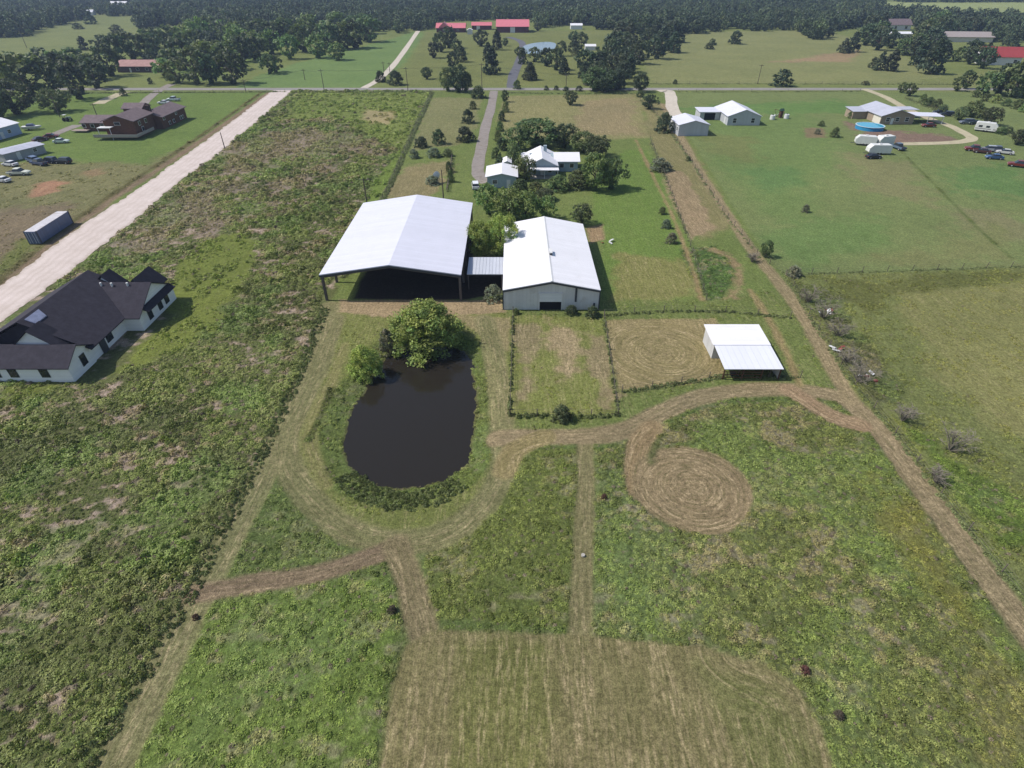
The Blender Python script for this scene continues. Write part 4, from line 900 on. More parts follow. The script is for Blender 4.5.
# gear near the barns
r = junk('satellite_dish', 'dish', 437, 183, 'pale satellite dish on a post beside the pole near the open barn'); MB().tube([(0,0,0),(0,0,1.8)], .06).build('post', trim_dark, r)
MB().loft([[(1.1*k2*math.cos(a), .35*k2*k2-.3, 2.0+1.1*k2*math.sin(a)) for a in [j*math.pi/8 for j in range(16)]] for k2 in (.15,.5,.8,1)]).build('dish', white_trim, r)
# ---------------------------------------------------------------- fences
wire_m = pmat('fence_wire', (.14,.12,.10), .6, .1); post_m = pmat('fence_post', (.13,.11,.09), .9, .25, 3)
FENCES = []
def fence(px, label, sp=5.0, h=1.25, rails=0, nmax=95):
    P = GP(px); FENCES.append(P); tot = sum(math.dist(P[i], P[i+1]) for i in range(len(P)-1)); n = min(nmax, max(2, int(tot/sp)))
    pts = []
    for k in range(n+1):
        d = tot*k/n; i = 0
        while i < len(P)-2 and d > math.dist(P[i], P[i+1]): d -= math.dist(P[i], P[i+1]); i += 1
        t = d/math.dist(P[i], P[i+1]); pts.append((P[i][0]+(P[i+1][0]-P[i][0])*t, P[i][1]+(P[i+1][1]-P[i][1])*t))
    x0, y0 = pts[0]; r = empty('wire_fence' if not rails else 'rail_fence', (x0, y0, 0), 0, label, 'fence', 'farm fences')
    zz = GHv(pts)
    m0 = None
    for k, (x, y) in enumerate(pts):
        if m0 is None: m0 = MB().tube([(0,0,-.2),(0,0,h)], .06 if not rails else .08, None, 6).build('post', post_m, r); o = m0
        else: o = m0.copy(); COL.objects.link(o); o.parent = r
        o.location = (x-x0, y-y0, zz[k])
    for q in ([.35, .75, 1.15] if not rails else [.45, .8, 1.15]):
        MB().tube([(p[0]-x0, p[1]-y0, zz[k]+q) for k, p in enumerate(pts)], .012 if not rails else .05, None, 4).build('wire' if not rails else 'rail', wire_m if not rails else post_m, r)
def GHv(pts): a = np.array(pts); return survey(a[:,0], a[:,1])[5].tolist()
fence([(345,278),(366,225),(388,190),(412,135),(432,92)], 'wire fence running north from the open barn to the paved road')
fence([(640,100),(660,118),(690,160),(725,215),(760,258),(786,275)], 'wire fence between the brown strip and the green right pasture')
fence([(786,275),(870,272),(1024,267),(1130,263)], 'wire fence crossing right under the green pasture')
fence([(786,275),(815,325),(850,380),(900,440),(960,520),(1040,620)], 'wire fence right of the diagonal mown lane')
fence([(513,313),(512,345),(511,380),(510,416)], 'wire fence on the left side of the paddock below white barn', 3)
fence([(604,318),(609,350),(618,416)], 'wire fence on the right side of the paddock below white barn', 3)
fence([(510,416),(562,417),(618,416)], 'wire fence across the bottom of the paddock', 3)
fence([(604,316),(660,312),(720,312),(790,318)], 'wire fence running right from the white barn corner')
fence([(622,392),(680,384),(726,376),(800,378)], 'wire fence under the shed yard', 4)
fence([(650,140),(668,185),(690,245),(706,300)], 'wire fence along the left of the brown mown strip', 4)
fence([(-40,94),(140,93),(285,92)], 'roadside wire fence left of the gravel road mouth', 8)
fence([(300,92),(365,92.5),(430,92)], 'roadside wire fence of the weedy field', 8)
fence([(505,93),(580,94),(645,94)], 'roadside wire fence behind the hay strip', 8)
fence([(678,92),(760,92),(860,91.5)], 'roadside wire fence of the green right pasture', 8)
fence([(640,84),(760,84),(960,84.5),(1040,85)], 'roadside wire fence below the tan pasture', 8)
fence([(905,98),(940,112),(985,128),(1040,146)], 'wire fence along the hedge on the far right', 6)
fence([(970,92),(1000,100),(1040,110)], 'wire fence in front of the large right tree', 6)
fence([(452,158),(450,175),(447,192)], 'short rail fence behind the open barn left of the driveway', 3, rails=1)
# ---------------------------------------------------------------- trees
def crown(seed, kind, ncl, per, ls, bare=0.0):
    g = np.random.default_rng(seed); C_ = []
    lob = g.uniform(0, 6.28, 4); la = g.uniform(.03, .11, 4)
    while len(C_) < ncl:
        p = g.uniform(-1, 1, 3); z = g.uniform(0, 1); a = math.atan2(p[1], p[0]); q = 1+sum(la[i]*math.sin((i+2)*a+lob[i]+3*z) for i in range(4))*.8
        if kind == 'cedar': rad = (1-z)**.62*(1-.25*(z < .08))*1.0
        elif kind == 'bush': rad = math.sqrt(max(0, 1-z*z))
        elif kind == 'tall': rad = math.sqrt(max(0, 1-((z-.55)/.47)**2)) if z > .1 else 0
        else: rad = math.sqrt(max(0, 1-((z-.58)/.43)**2)) if z > .17 else 0
        rr = rad*q*.88*math.sqrt(g.uniform(.12, 1)); C_.append((rr*math.cos(a), rr*math.sin(a), z*.94, rad))
    C_ = np.array(C_)
    N = ncl*per; ci = np.repeat(np.arange(ncl), per); sg = g.uniform(.10, .20, ncl)[ci][:, None]
    off = g.normal(0, 1, (N, 3)); off /= np.linalg.norm(off, axis=1)[:, None]; off *= g.uniform(.35, 1.1, (N, 1))
    P = C_[ci][:, :3]+off*sg*np.array([1, 1, .62]); P[:, 2] = np.maximum(P[:, 2], .01)
    nrm = off*.75+g.normal(0, .55, (N, 3))+np.array([0, 0, .35]); nrm /= np.linalg.norm(nrm, axis=1)[:, None]
    t = np.cross(nrm, g.normal(0, 1, (N, 3))); t /= np.linalg.norm(t, axis=1)[:, None]; b = np.cross(nrm, t)
    s_ = ls*g.uniform(.6, 1.35, (N, 1)); sb = s_*g.uniform(.5, .9, (N, 1))
    sc_ = np.array([1, 1, .62 if kind != 'cedar' else .5])
    V = np.stack([P-t*s_*sc_, P+b*sb*sc_, P+t*s_*sc_, P-b*sb*sc_], 1).reshape(-1, 3)
    lc = (g.uniform(.72, 1.3, ncl)[ci]*g.uniform(.75, 1.25, N)); hue = g.normal(0, .07, ncl)[ci]
    colr = np.stack([lc*(1+hue), lc, lc*(1-hue*.5)], 1)
    V[:, 2] = np.maximum(V[:, 2], 0.005)
    return V, np.arange(N*4).reshape(N, 4), np.repeat(colr, 4, 0)
leafm = leafmat('foliage'); barkm = pmat('bark', (.09,.07,.055), .95, .2, 3)
def trunk_mesh(seed, kind, top=.62, r0=.055):
    g = random.Random(seed); m = MB()
    if kind == 'bush':
        for k in range(5): a = g.uniform(0, 6.28); m.tube([(0,0,-.02),(.25*math.cos(a),.25*math.sin(a),.3),(.5*math.cos(a),.5*math.sin(a),.65)], .03, .008, 5)
    else:
        m.tube([(0,0,-.03),(.01,.01,.15),(.03,-.02,.35),(.0,.02,top)], r0, r0*.35, 7)
        for k in range(6):
            a = k*1.05+g.uniform(-.3, .3); z = .17+.06*k; l = g.uniform(.35, .65); m.tube([(.02,0,z),(l*.5*math.cos(a),l*.5*math.sin(a),z+.12),(l*math.cos(a),l*math.sin(a),z+.2)], r0*.42, .008, 5)
    me = bpy.data.meshes.new('trunk'); me.from_pydata(m.v, [], m.f); me.update(); me.materials.append(barkm); return me
CR = {}
def crown_mesh(kind, lod, v):
    k = (kind, lod, v)
    if k not in CR:
        ncl, per, ls = {'near': (190, 90, .028), 'mid': (120, 34, .050), 'far': (70, 20, .085)}[lod]
        if kind == 'cedar' and lod != 'near': ncl = int(ncl*1.2)
        V, Fq, c = crown(hash(k) % 9999 if False else (sum(map(ord, kind+lod))*7+v*131), kind, ncl, per, ls)
        CR[k] = mesh_np('crown', V, Fq, leafm, {'lc': ('FLOAT_COLOR', 'POINT', rgba(c))})
    return CR[k]
TRK = {(k, v): trunk_mesh(v+5, k) for k in ('oak', 'tall', 'cedar', 'bush') for v in range(2)}
GREENS = {'oak': (.115,.152,.060), 'dark': (.080,.108,.052), 'cedar': (.064,.085,.048), 'light': (.175,.235,.080), 'olive': (.130,.150,.068), 'bright': (.25,.33,.085), 'grey': (.17,.185,.13)}
NT_ = [0]
def tree(x, y, w_, h, kind='oak', green='oak', label=None, group=None, cat=None, name=None, lod=None):
    NT_[0] += 1; g = random.Random(NT_[0]*13+1); D = math.hypot(x, y)
    lod = lod or ('near' if D < 110 and w_ > 4 else ('mid' if D < 330 else 'far'))
    nm = name or {'oak': 'oak_tree', 'tall': 'leafy_tree', 'cedar': 'cedar_tree', 'bush': 'shrub'}[kind]
    z0 = 0 if D > 200 else GH(x, y)
    r = empty(nm, (x, y, z0), 0, label, cat or ('shrub' if kind == 'bush' else 'tree'), group)
    c = GREENS[green]; j = g.uniform(.74, 1.32); hshift = g.uniform(-.14, .16)
    t = bpy.data.objects.new('trunk' if kind != 'bush' else 'stem', TRK[(kind, NT_[0] % 2)]); COL.objects.link(t); t.parent = r; t.scale = (w_/2*.9, w_/2*.9, h)
    if kind != 'bush': t.scale = (max(w_/2*.8, 1), max(w_/2*.8, 1), h)
    o = bpy.data.objects.new('crown' if kind != 'bush' else 'foliage', crown_mesh(kind, lod, NT_[0] % 5)); COL.objects.link(o); o.parent = r
    o.scale = (w_/2, w_/2*g.uniform(.9, 1.1), h); o.rotation_euler = (0, 0, g.uniform(0, 6.28)); o.color = (c[0]*j*(1+hshift), c[1]*j, c[2]*j, 1)
    return r
def ptree(px, py, wp, hp, kind='oak', green='oak', label=None, group=None, **k):
    """tree whose foot, width and height were measured on the photograph"""
    x, y = G(px, py); dep = (y*ct+CH*st); w_ = wp*dep/F; h = hgt(px, py-hp, y)-0
    h = max(h*.93, w_*.45); return tree(x, y, w_, h, kind, green, label, group, **k)
ORD = ['first','second','third','fourth','fifth','sixth','seventh','eighth','ninth','tenth','eleventh','twelfth','thirteenth','fourteenth','fifteenth','sixteenth','seventeenth','eighteenth','nineteenth','twentieth']
GN_ = {'oak': 'mid green', 'dark': 'dark green', 'cedar': 'blackish green', 'light': 'light green', 'olive': 'olive green', 'bright': 'bright green', 'grey': 'grey green'}
def grove(desc, items, group):
    items = sorted(items, key=lambda t: t[0])
    for i, t in enumerate(items):
        w_ = 'shrub' if t[4] == 'bush' else ('cedar' if t[4] == 'cedar' else 'tree')
        o = 'last' if i == len(items)-1 and i > 0 else (ORD[i] if i < 20 else None)
        ptree(*t, label=(f'{GN_[t[5]]} {w_}, {o} from left {desc}' if o != 'last' else f'{GN_[t[5]]} {w_}, rightmost {desc}'), group=group)
def fillgrove(desc, poly_px, n, size, kinds, group, seed, rows=1):
    g = random.Random(seed); P = poly_px; a = np.array(P); out = []; k = 0
    while len(out) < n and k < 4000:
        k += 1; px = g.uniform(a[:,0].min(), a[:,0].max()); py = g.uniform(a[:,1].min(), a[:,1].max())
        if not inpoly(np.array([px]), np.array([py]), P)[0]: continue
        if (880 < px < 916 and 26 < py < 47) or (936 < px < 992 and 40 < py < 60): continue
        if any(abs(px-q[0]) < size*.42 and abs(py-q[1]) < size*.16 for q in out): continue
        kd, gc_ = g.choice(kinds); s_ = size*g.uniform(.8, 1.2); out.append((px, py, s_, s_*g.uniform(.85, 1.1), kd, gc_))
    out.sort(key=lambda t: t[1]); m = math.ceil(len(out)/rows)
    for r_ in range(rows):
        part = out[r_*m:(r_+1)*m]; nm = {1: [''], 2: [' back half', ' front half'], 3: [' back', ' middle', ' front']}[rows][r_]
        for c in range(0, len(part), 19): grove(f'in the{nm} {desc}'.replace('the  ', 'the '), part[c:c+19], group)
O, L_, T_, C2, B = 'oak', 'light', 'tall', 'cedar', 'bush'
# pond and barn trees
ptree(426, 342, 84, 47, B, 'bright', 'large bright green tree on the pond bank in front of open barn', name='willow_tree', cat='tree', lod='near')
ptree(366, 372, 36, 31, B, 'bright', 'bright green round tree at the upper left edge of the pond', name='willow_tree', cat='tree', lod='near')
ptree(388, 350, 22, 26, B, 'grey', 'small grey green bush between the two pond trees')
ptree(562, 419, 24, 15, B, 'dark', 'single dark bush on the bottom paddock fence')
ptree(571, 314, 16, 9, B, 'dark', 'dark shrub against the white barn wall right of its door'); ptree(592, 316, 18, 10, B, 'dark', 'dark shrub at the front right corner of white barn')
ptree(516, 314, 8, 6, B, 'oak', 'small shrub at the front left corner of white barn'); ptree(493, 300, 22, 16, B, 'grey', 'grey shrub in the shade between the two barns')
for t in [(488,214,30,33,O,'light','left tree behind the barns, nearest the garage'), (509,220,36,36,O,'light','light green tree behind barns, second from garage'), (525,221,34,32,O,'light','light green tree behind the white barn, third from garage'),
          (546,219,27,25,O,'light','small round light tree behind the white barn'), (581,224,24,22,O,'dark','dark bushy tree just right of the white barn ridge'), (481,257,36,38,O,'bright','light tree above the canopy, left one'), (501,255,40,44,O,'bright','largest tree above the canopy between the barns')]:
    ptree(*t[:6], label=t[6], group='trees between the barns and the farmhouse')
fg = 'trees round the farmhouse'
for t in [(537,146,56,27,O,'oak','broad tree behind the farmhouse roof, widest of the back row'), (518,150,34,26,O,'oak','tree behind the left side of the farmhouse'), (564,148,34,27,O,'dark','dark tree behind the right side of farmhouse roof'), (582,152,32,22,O,'oak','tree behind the right end of farmhouse'), (597,157,32,24,O,'dark','dark tree right of the farmhouse, back one'),
          (594,190,38,40,O,'light','large tree right of the farmhouse, left of its pair'), (611,189,34,33,O,'oak','large darker tree right of the farmhouse, right of its pair'), (514,166,20,24,T_,'oak','narrow tree between garage and farmhouse roof'), (524,180,24,26,T_,'oak','tree in front of the farmhouse left wall'),
          (520,192,20,14,B,'oak','shrub right of the garage'), (536,194,22,13,B,'oak','shrub in front of the farmhouse porch'), (558,190,28,16,B,'oak','shrub in front of farmhouse, right of the porch'), (578,188,28,20,B,'dark','dark shrub below the farmhouse right wing'), (512,176,16,14,B,'dark','dark shrub tight against the garage right wall'), (545,200,26,10,B,'dark','low dark shrub row below the farmhouse')]:
    ptree(*t[:6], label=t[6], group=fg)
hd = [(505,102,9,13,T_,'oak'),(506,112,9,12,B,'oak'),(502,121,10,11,B,'dark'),(500,131,9,11,B,'oak'),(498,141,10,12,B,'oak'),(502,150,14,14,B,'dark'),(496,158,12,12,B,'oak'),(500,168,13,12,B,'dark')]
for i, t in enumerate(hd): ptree(*t, label=f'shrub {ORD[i]} from the road in the row right of the farm driveway', group='shrub row right of the farm driveway')
for t in [(478,98,18,14,B,'dark','dark bush at the mouth of the farm driveway, left side'),(473,109,10,9,B,'oak','small bush between two darker bushes left of driveway'),(468,123,15,15,B,'cedar','round dark bush left of the driveway, upper'),(465,141,22,16,B,'cedar','wide dark bush left of the driveway, casting shadow on it'),(439,144,17,16,B,'dark','dark round bush second from the fence, left of driveway'),(421,147,16,12,B,'cedar','blackish bush nearest the fence in tan field'),(434,157,16,10,B,'grey','pale scraggly shrub below the dark bushes'),(448,156,14,8,B,'olive','olive low shrub in the tan field corner'),(414,158,12,10,B,'grey','small grey shrub by the tan field fence'),(433,184,18,9,B,'grey','grey shrub beside the satellite dish'),(451,182,8,14,B,'oak','thin shrub by the rail fence behind barn'),(449,172,8,12,B,'oak','upper thin shrub by the rail fence')]:
    ptree(*t[:6], label=t[6], group='bushes between the fence and the farm driveway')
for t in [(570,105,17,16,O,'dark','lone round tree on the hay strip with shadow at its right'),(546,90,6,5,B,'dark','first tiny roadside shrub right of the asphalt driveway'),(556,90,7,5,B,'dark','second tiny roadside shrub right of the asphalt driveway'),(566,91,7,5,B,'dark','third tiny roadside shrub right of asphalt driveway'),(579,91,9,6,B,'dark','fourth tiny roadside shrub near the big roadside tree'),(517,89,10,10,B,'oak','small shrub at the mouth of the asphalt driveway'),
          (649,109,17,16,O,'cedar','dark round tree left of the white driveway'),(664,132,22,21,B,'cedar','blackish tree against the small metal barn'),(640,92,20,20,O,'dark','roadside tree left of the white driveway mouth'),(640,97,10,7,B,'oak','low bush under the roadside tree by white driveway'),(675,84,6,5,B,'dark','tiny dark bush at the road, right of white driveway'),
          (781,86,25,18,B,'cedar','big round dark bush beside the road in the tan pasture'),(865,85,9,3,B,'olive','very low bush on the roadside at the loop driveway'),(712,45,9,7,B,'dark','small round bush in the tan pasture far left'),(709,49,12,3,B,'olive','flat weedy bush below the small round one'),(735,44,17,15,B,'cedar','dark bush at the upper left of tan pasture'),
          (659,170,26,11,B,'grey','straggly grey shrub on top of the brown mown strip'),(671,243,13,11,B,'grey','grey green shrub lowest at the fence end left of brown strip'),(666,228,11,10,B,'grey','grey green shrub in the middle left of the brown strip'),(662,214,9,8,B,'oak','small green shrub higher up, left of the brown strip'),(765,257,14,18,T_,'oak','small tree on the pasture fence above the diagonal lane'),(688,161,6,5,B,'dark','tiny bush on the pasture fence'),(805,212,9,8,B,'grey','small grey bare shrub alone on green pasture'),(793,276,18,11,B,'grey','grey shrub at the corner of pasture fences'),(817,134,8,6,B,'grey','small shrub left of the tan house dirt patch'),(834,137,12,11,B,'oak','round bush left of the blue pool on the lawn'),(821,126,8,6,B,'oak','small bush on the lawn left of tan house'),(850,118,8,7,B,'light','light bush at left corner of tan house')]:
    ptree(*t[:6], label=t[6])
# left cluster of big trees
grove('among big trees above the left workshop', [(2,118,30,40,O,O),(18,114,44,38,O,'dark'),(30,96,56,46,O,O),(52,94,40,36,O,'dark'),(58,112,30,26,O,'olive'),(80,99,34,40,O,'cedar'),(8,88,44,34,O,'oak'),(66,84,36,34,O,'dark'),(98,88,34,30,O,'dark'),(0,104,24,30,O,'light')], 'big trees above the left workshop')
grove('in the row above the brown house', [(28,72,24,18,O,'oak'),(45,64,26,18,O,'dark'),(60,70,26,22,O,'light'),(76,66,26,20,O,'oak'),(85,50,15,15,C2,'cedar'),(92,80,30,28,O,'dark'),(104,50,20,17,O,'dark'),(112,76,32,34,O,'dark'),(122,66,34,34,O,'dark'),(134,60,34,30,O,'dark'),(147,58,30,26,O,'dark'),(152,64,16,16,O,'cedar'),(154,48,30,22,O,'oak')], 'trees above the brown house')
for t in [(151,84,7,7,B,'dark','small dark bush below the pink roofed house'),(124,96,8,9,B,'dark','small dark bush just behind the brown house roof'),(70,52,10,5,B,'dark','small bush on the hill clearing, left'),(78,29,12,6,B,'dark','small bush on the hill clearing near the woods'),(92,24,14,14,C2,'dark','narrow tree standing out at the hill clearing'),(117,33,16,6,B,'dark','low wide bush on the hill clearing'),(30,36,10,8,B,'oak','bush at the left end of hill clearing')]: ptree(*t[:6], label=t[6])
grove('in the grove beside the pink roofed house', [(166,77,24,20,O,'light'),(178,83,30,26,O,O),(184,70,34,34,O,'dark'),(198,84,36,40,O,'dark'),(209,70,34,32,O,O),(212,84,30,34,O,'dark'),(222,66,34,28,O,O),(234,84,36,36,O,'dark'),(228,70,34,30,O,O),(243,62,30,28,O,'dark'),(252,57,34,28,O,O),(172,64,24,16,O,'olive')], 'grove right of the pink roofed house')
grove('round the far green meadow', [(270,74,20,22,O,O),(276,72,18,18,O,O),(256,60,28,26,O,O),(272,54,30,26,O,'light'),(290,59,26,26,O,'light'),(305,52,30,30,O,O),(318,58,26,26,O,'light'),(338,60,22,18,O,'light'),(330,50,30,30,O,O),(346,49,30,30,O,O),(356,48,28,30,O,'dark'),(370,42,30,28,O,O),(286,44,34,28,O,O),(312,40,34,28,O,'light'),(340,36,34,26,O,O),(262,44,34,26,O,O),(364,34,30,22,O,O),(240,52,30,24,O,'dark')], 'trees round the green meadow')
for t in [(381,82,13,13,B,'cedar','round dark bush left of the far driveway mouth'),(396,85,19,16,B,'cedar','wider round dark bush right of the far driveway mouth')]: ptree(*t[:6], label=t[6], group='two round bushes at the far driveway')
grove('left of the asphalt driveway', [(427,79,14,13,O,'dark'),(434,58,16,17,O,'cedar'),(441,52,18,22,O,'dark'),(449,48,20,24,O,'dark'),(457,54,14,16,O,O),(462,62,16,18,C2,'dark'),(453,68,14,18,O,'cedar'),(448,91,20,26,O,O),(459,92,24,30,O,'dark'),(466,92,14,22,O,O),(481,46,18,18,O,'cedar'),(497,50,15,22,C2,'cedar'),(488,62,16,22,C2,'cedar'),(492,74,25,28,C2,'cedar'),(505,46,8,9,O,'dark')], 'park trees left of the asphalt driveway')
grove('in the park round the small far pond', [(523,64,14,18,C2,'cedar'),(530,80,20,20,C2,'cedar'),(534,62,16,16,O,'dark'),(546,66,18,20,O,'cedar'),(556,70,20,24,O,'dark'),(564,74,16,18,C2,'cedar'),(519,56,10,10,O,'dark'),(561,56,14,16,O,'dark'),(574,52,16,18,C2,'dark'),(581,49,16,18,O,'dark'),(573,42,14,12,O,'dark'),(575,55,10,9,B,'dark'),(538,31,10,9,O,'dark')], 'park trees round the far pond')
fillgrove('of the wood behind the pink roofed house', [(138,50),(185,36),(250,38),(252,56),(200,64),(165,60)], 17, 25, [(O,'oak'),(O,'light'),(O,'dark')], 'wood behind the pink roofed house', 21, 1)
fillgrove('of the dark cedar grove', [(582,80),(600,92),(624,88),(628,74),(650,60),(680,56),(684,36),(610,36),(612,52)], 32, 22, [(O,'cedar'),(C2,'cedar'),(O,'dark')], 'dark cedar grove', 5, 2)
grove('under the dark cedar grove', [(586,74,28,26,O,'dark'),(594,91,30,26,O,'oak'),(606,92,28,24,O,'dark'),(616,90,22,20,O,'cedar'),(629,78,18,26,C2,'cedar')], 'roadside trees under the cedar grove')
grove('on the right of the tan pasture', [(843,53,16,16,C2,'cedar'),(852,52,18,22,C2,'cedar'),(872,68,10,12,B,'dark'),(879,70,18,20,C2,'cedar'),(890,71,22,24,C2,'cedar'),(918,66,26,28,C2,'cedar'),(930,74,30,38,C2,'cedar'),(913,56,24,22,C2,'dark')], 'dark cedars on the right of the tan pasture')
fillgrove('of the upper right woods', [(858,46),(900,56),(936,62),(982,70),(984,40),(960,30),(900,28),(864,32)], 36, 20, [(O,'cedar'),(O,'dark'),(C2,'cedar'),(O,'oak')], 'upper right woods', 8, 2)
grove('by the large right edge trees', [(956,91,15,15,O,O),(965,89,16,20,O,O),(985,96,28,26,O,O),(998,94,30,34,O,'dark'),(1012,97,34,40,O,O),(1024,98,30,34,O,O),(1020,84,26,24,O,'dark')], 'large trees near the right edge')
grove('in the hedge beside the loop driveway', [(901,93,10,12,T_,O),(909,96,14,14,O,O),(922,102,9,9,B,'light'),(928,106,12,10,B,O),(936,108,12,10,B,O),(941,114,12,11,B,'olive'),(958,120,14,14,O,'olive'),(970,117,20,18,O,O),(989,125,22,20,O,'dark'),(980,118,14,12,B,O),(1000,134,12,8,B,O),(1017,145,20,17,O,'dark'),(1008,133,10,7,B,'olive')], 'hedge beside the loop driveway')
grove('in the straggly row near the right edge', [(975,97,10,8,B,O),(984,101,10,9,B,O),(995,103,12,10,B,'light'),(1006,106,10,8,B,O),(1016,109,14,11,B,O),(1024,112,14,10,B,'light')], 'straggly row before the right edge trees')
# leafless grey brush on the right
twm = pmat('dry_twigs', (.19,.17,.135), .9, .15, 2)
def brush(px, py, wp, hp, label, seed):
    x, y = G(px, py); dep = y*ct+CH*st; w_ = wp*dep/F/2; h = max(.8, hgt(px, py-hp, y)); g = random.Random(seed); r = empty('dead_brush', (x, y, GH(x, y)), 0, label, 'dead shrub', 'bare grey brush along the right lane')
    m = MB()
    for k in range(26):
        a = g.uniform(0, 6.28); l = g.uniform(.3, 1)*w_; x1, y1 = l*.5*math.cos(a), l*.5*math.sin(a); x2, y2 = l*math.cos(a+.3), l*math.sin(a+.3); z2 = h*g.uniform(.4, 1)
        ox, oy = g.uniform(-.3, .3)*w_, g.uniform(-.3, .3)*w_; m.tube([(ox*.3,oy*.3,0),(ox+x1,oy+y1,z2*.6),(ox+x2,oy+y2,z2)], .05, .015, 4)
        for q in range(9): b_ = g.uniform(0, 6.28); s_ = g.uniform(.3, .9); f = g.uniform(.4, 1); m.tube([(ox+x1+(x2-x1)*f,oy+y1+(y2-y1)*f,z2*(.6+.4*f)),(ox+x1+(x2-x1)*f+s_*math.cos(b_),oy+y1+(y2-y1)*f+s_*math.sin(b_),z2*(.6+.4*f)+g.uniform(-.1,.4))], .028, .012, 3)
    m.build('branches', twm, r)
for i, t in enumerate([(808,302,22,14,'highest of the bare grey brush beside the right lane'),(822,318,26,18,'second bare grey brush down the right lane with white scraps'),(838,336,24,14,'third bare grey brush down the right lane'),(846,362,20,12,'fourth bare grey brush, above the white debris'),(858,382,26,16,'fifth bare grey brush, beside the white debris'),(902,421,22,14,'small bare brush between the right lane and tan pasture'),(950,450,34,22,'largest lone bare grey brush in the right rough pasture'),(935,482,18,12,'lowest bare brush just right of the lane'),(752,262,12,8,'bare brush against the pasture fence by the small tree')]): brush(*t, i)
def debris(px, py, n, label, seed, c=(.6,.6,.62)):
    x, y = G(px, py); g = random.Random(seed); r = empty('scrap_pile', (x, y, GH(x, y)), 0, label, 'scrap pile')
    for k in range(n):
        a = g.uniform(0, 3.1); dx, dy = g.uniform(-1.2, 1.2), g.uniform(-.9, .9); l = g.uniform(.2, .6); w_ = g.uniform(.12, .3)
        q = MB().box(-l, l, -w_, w_, 0, .12).build('sheet', white_trim if k % 3 else pmat('scrap_rust', (.25,.06,.05), .8), r); q.location = (dx, dy, .1+.13*k); q.rotation_euler = (g.uniform(-.4,.4), g.uniform(-.4,.4), a)
debris(824, 312, 4, 'white scrap sheets in the bare brush, upper heap', 1); debris(865, 378, 5, 'white and rusty scrap heap beside the right lane, lower', 2); debris(838, 350, 4, 'pale scrap boards between the two heaps of brush', 3)
debris(607, 243, 3, 'small pale junk beside the white barn shadow', 4)
def redbush(px, py, s_, label, c=(.26,.07,.06)):
    x, y = G(px, py); r = tree(x, y, s_, s_*.6, 'bush', 'oak', label, None, 'shrub', 'red_shrub', 'mid'); [setattr(q, 'color', (*c, 1)) for q in r.children]
redbush(804, 671, 1.0, 'small reddish shrub at the corner of the bottom mown field', (.13,.06,.05)); redbush(196, 618, .8, 'tiny reddish shrub beside the left lane junction', (.10,.06,.045)); redbush(604, 498, .8, 'tiny dark red shrub right of the central mown path', (.10,.05,.04)); redbush(838, 717, 1.0, 'small brownish shrub right of the mown field edge', (.10,.08,.06)); redbush(392, 612, 1.1, 'small dark reddish shrub left of the short mown link', (.08,.065,.045))
x, y = G(583, 556); MB().cyl((x, y, .12), .2, .22, 'z', 12).build('white_bucket', concrete, None, .02); tag(bpy.data.objects['white_bucket'], 'small pale bucket standing on the central mown path', 'bucket')
# ---------------------------------------------------------------- scattered growth (nobody could count it)
def gn_scatter(name, label, P, rot, scl, col, src, cat):
    me = bpy.data.meshes.new(name); me.vertices.add(len(P)); me.vertices.foreach_set('co', np.asarray(P, np.float32).ravel())
    for n, ty, d in (('rot', 'FLOAT_VECTOR', rot), ('scl', 'FLOAT_VECTOR', scl), ('icol', 'FLOAT_COLOR', col)):
        a = me.attributes.new(n, ty, 'POINT'); a.data.foreach_set('color' if ty == 'FLOAT_COLOR' else 'vector', np.asarray(d, np.float32).ravel())
    o = bpy.data.objects.new(name, me); COL.objects.link(o)
    ng = bpy.data.node_groups.new(name, 'GeometryNodeTree'); ng.interface.new_socket('Geometry', in_out='INPUT', socket_type='NodeSocketGeometry'); ng.interface.new_socket('Geometry', in_out='OUTPUT', socket_type='NodeSocketGeometry')
    N = ng.nodes; a = N.new('NodeGroupInput'); b = N.new('NodeGroupOutput'); i = N.new('GeometryNodeInstanceOnPoints'); oi = N.new('GeometryNodeObjectInfo'); oi.inputs['Object'].default_value = src
    def na(n):
        q = N.new('GeometryNodeInputNamedAttribute'); q.data_type = 'FLOAT_VECTOR'; q.inputs['Name'].default_value = n; return [s for s in q.outputs if s.enabled and s.type == 'VECTOR'][0]
    ng.links.new(a.outputs[0], i.inputs['Points']); ng.links.new(oi.outputs['Geometry'], i.inputs['Instance'])
    e2r = N.new('FunctionNodeEulerToRotation'); ng.links.new(na('rot'), e2r.inputs[0]); ng.links.new(e2r.outputs[0], i.inputs['Rotation']); ng.links.new(na('scl'), i.inputs['Scale']); ng.links.new(i.outputs[0], b.inputs[0])
    m = o.modifiers.new('scatter', 'NODES'); m.node_group = ng
    tag(o, label, cat, None, 'stuff'); return o
weedleaf = leafmat('weed_foliage', 'attr', .2)
def src_mesh(name, V, Fq, c, mat):
    me = mesh_np(name, V, Fq, mat, {'lc': ('FLOAT_COLOR', 'POINT', rgba(c))}); return bpy.data.objects.new(name, me)
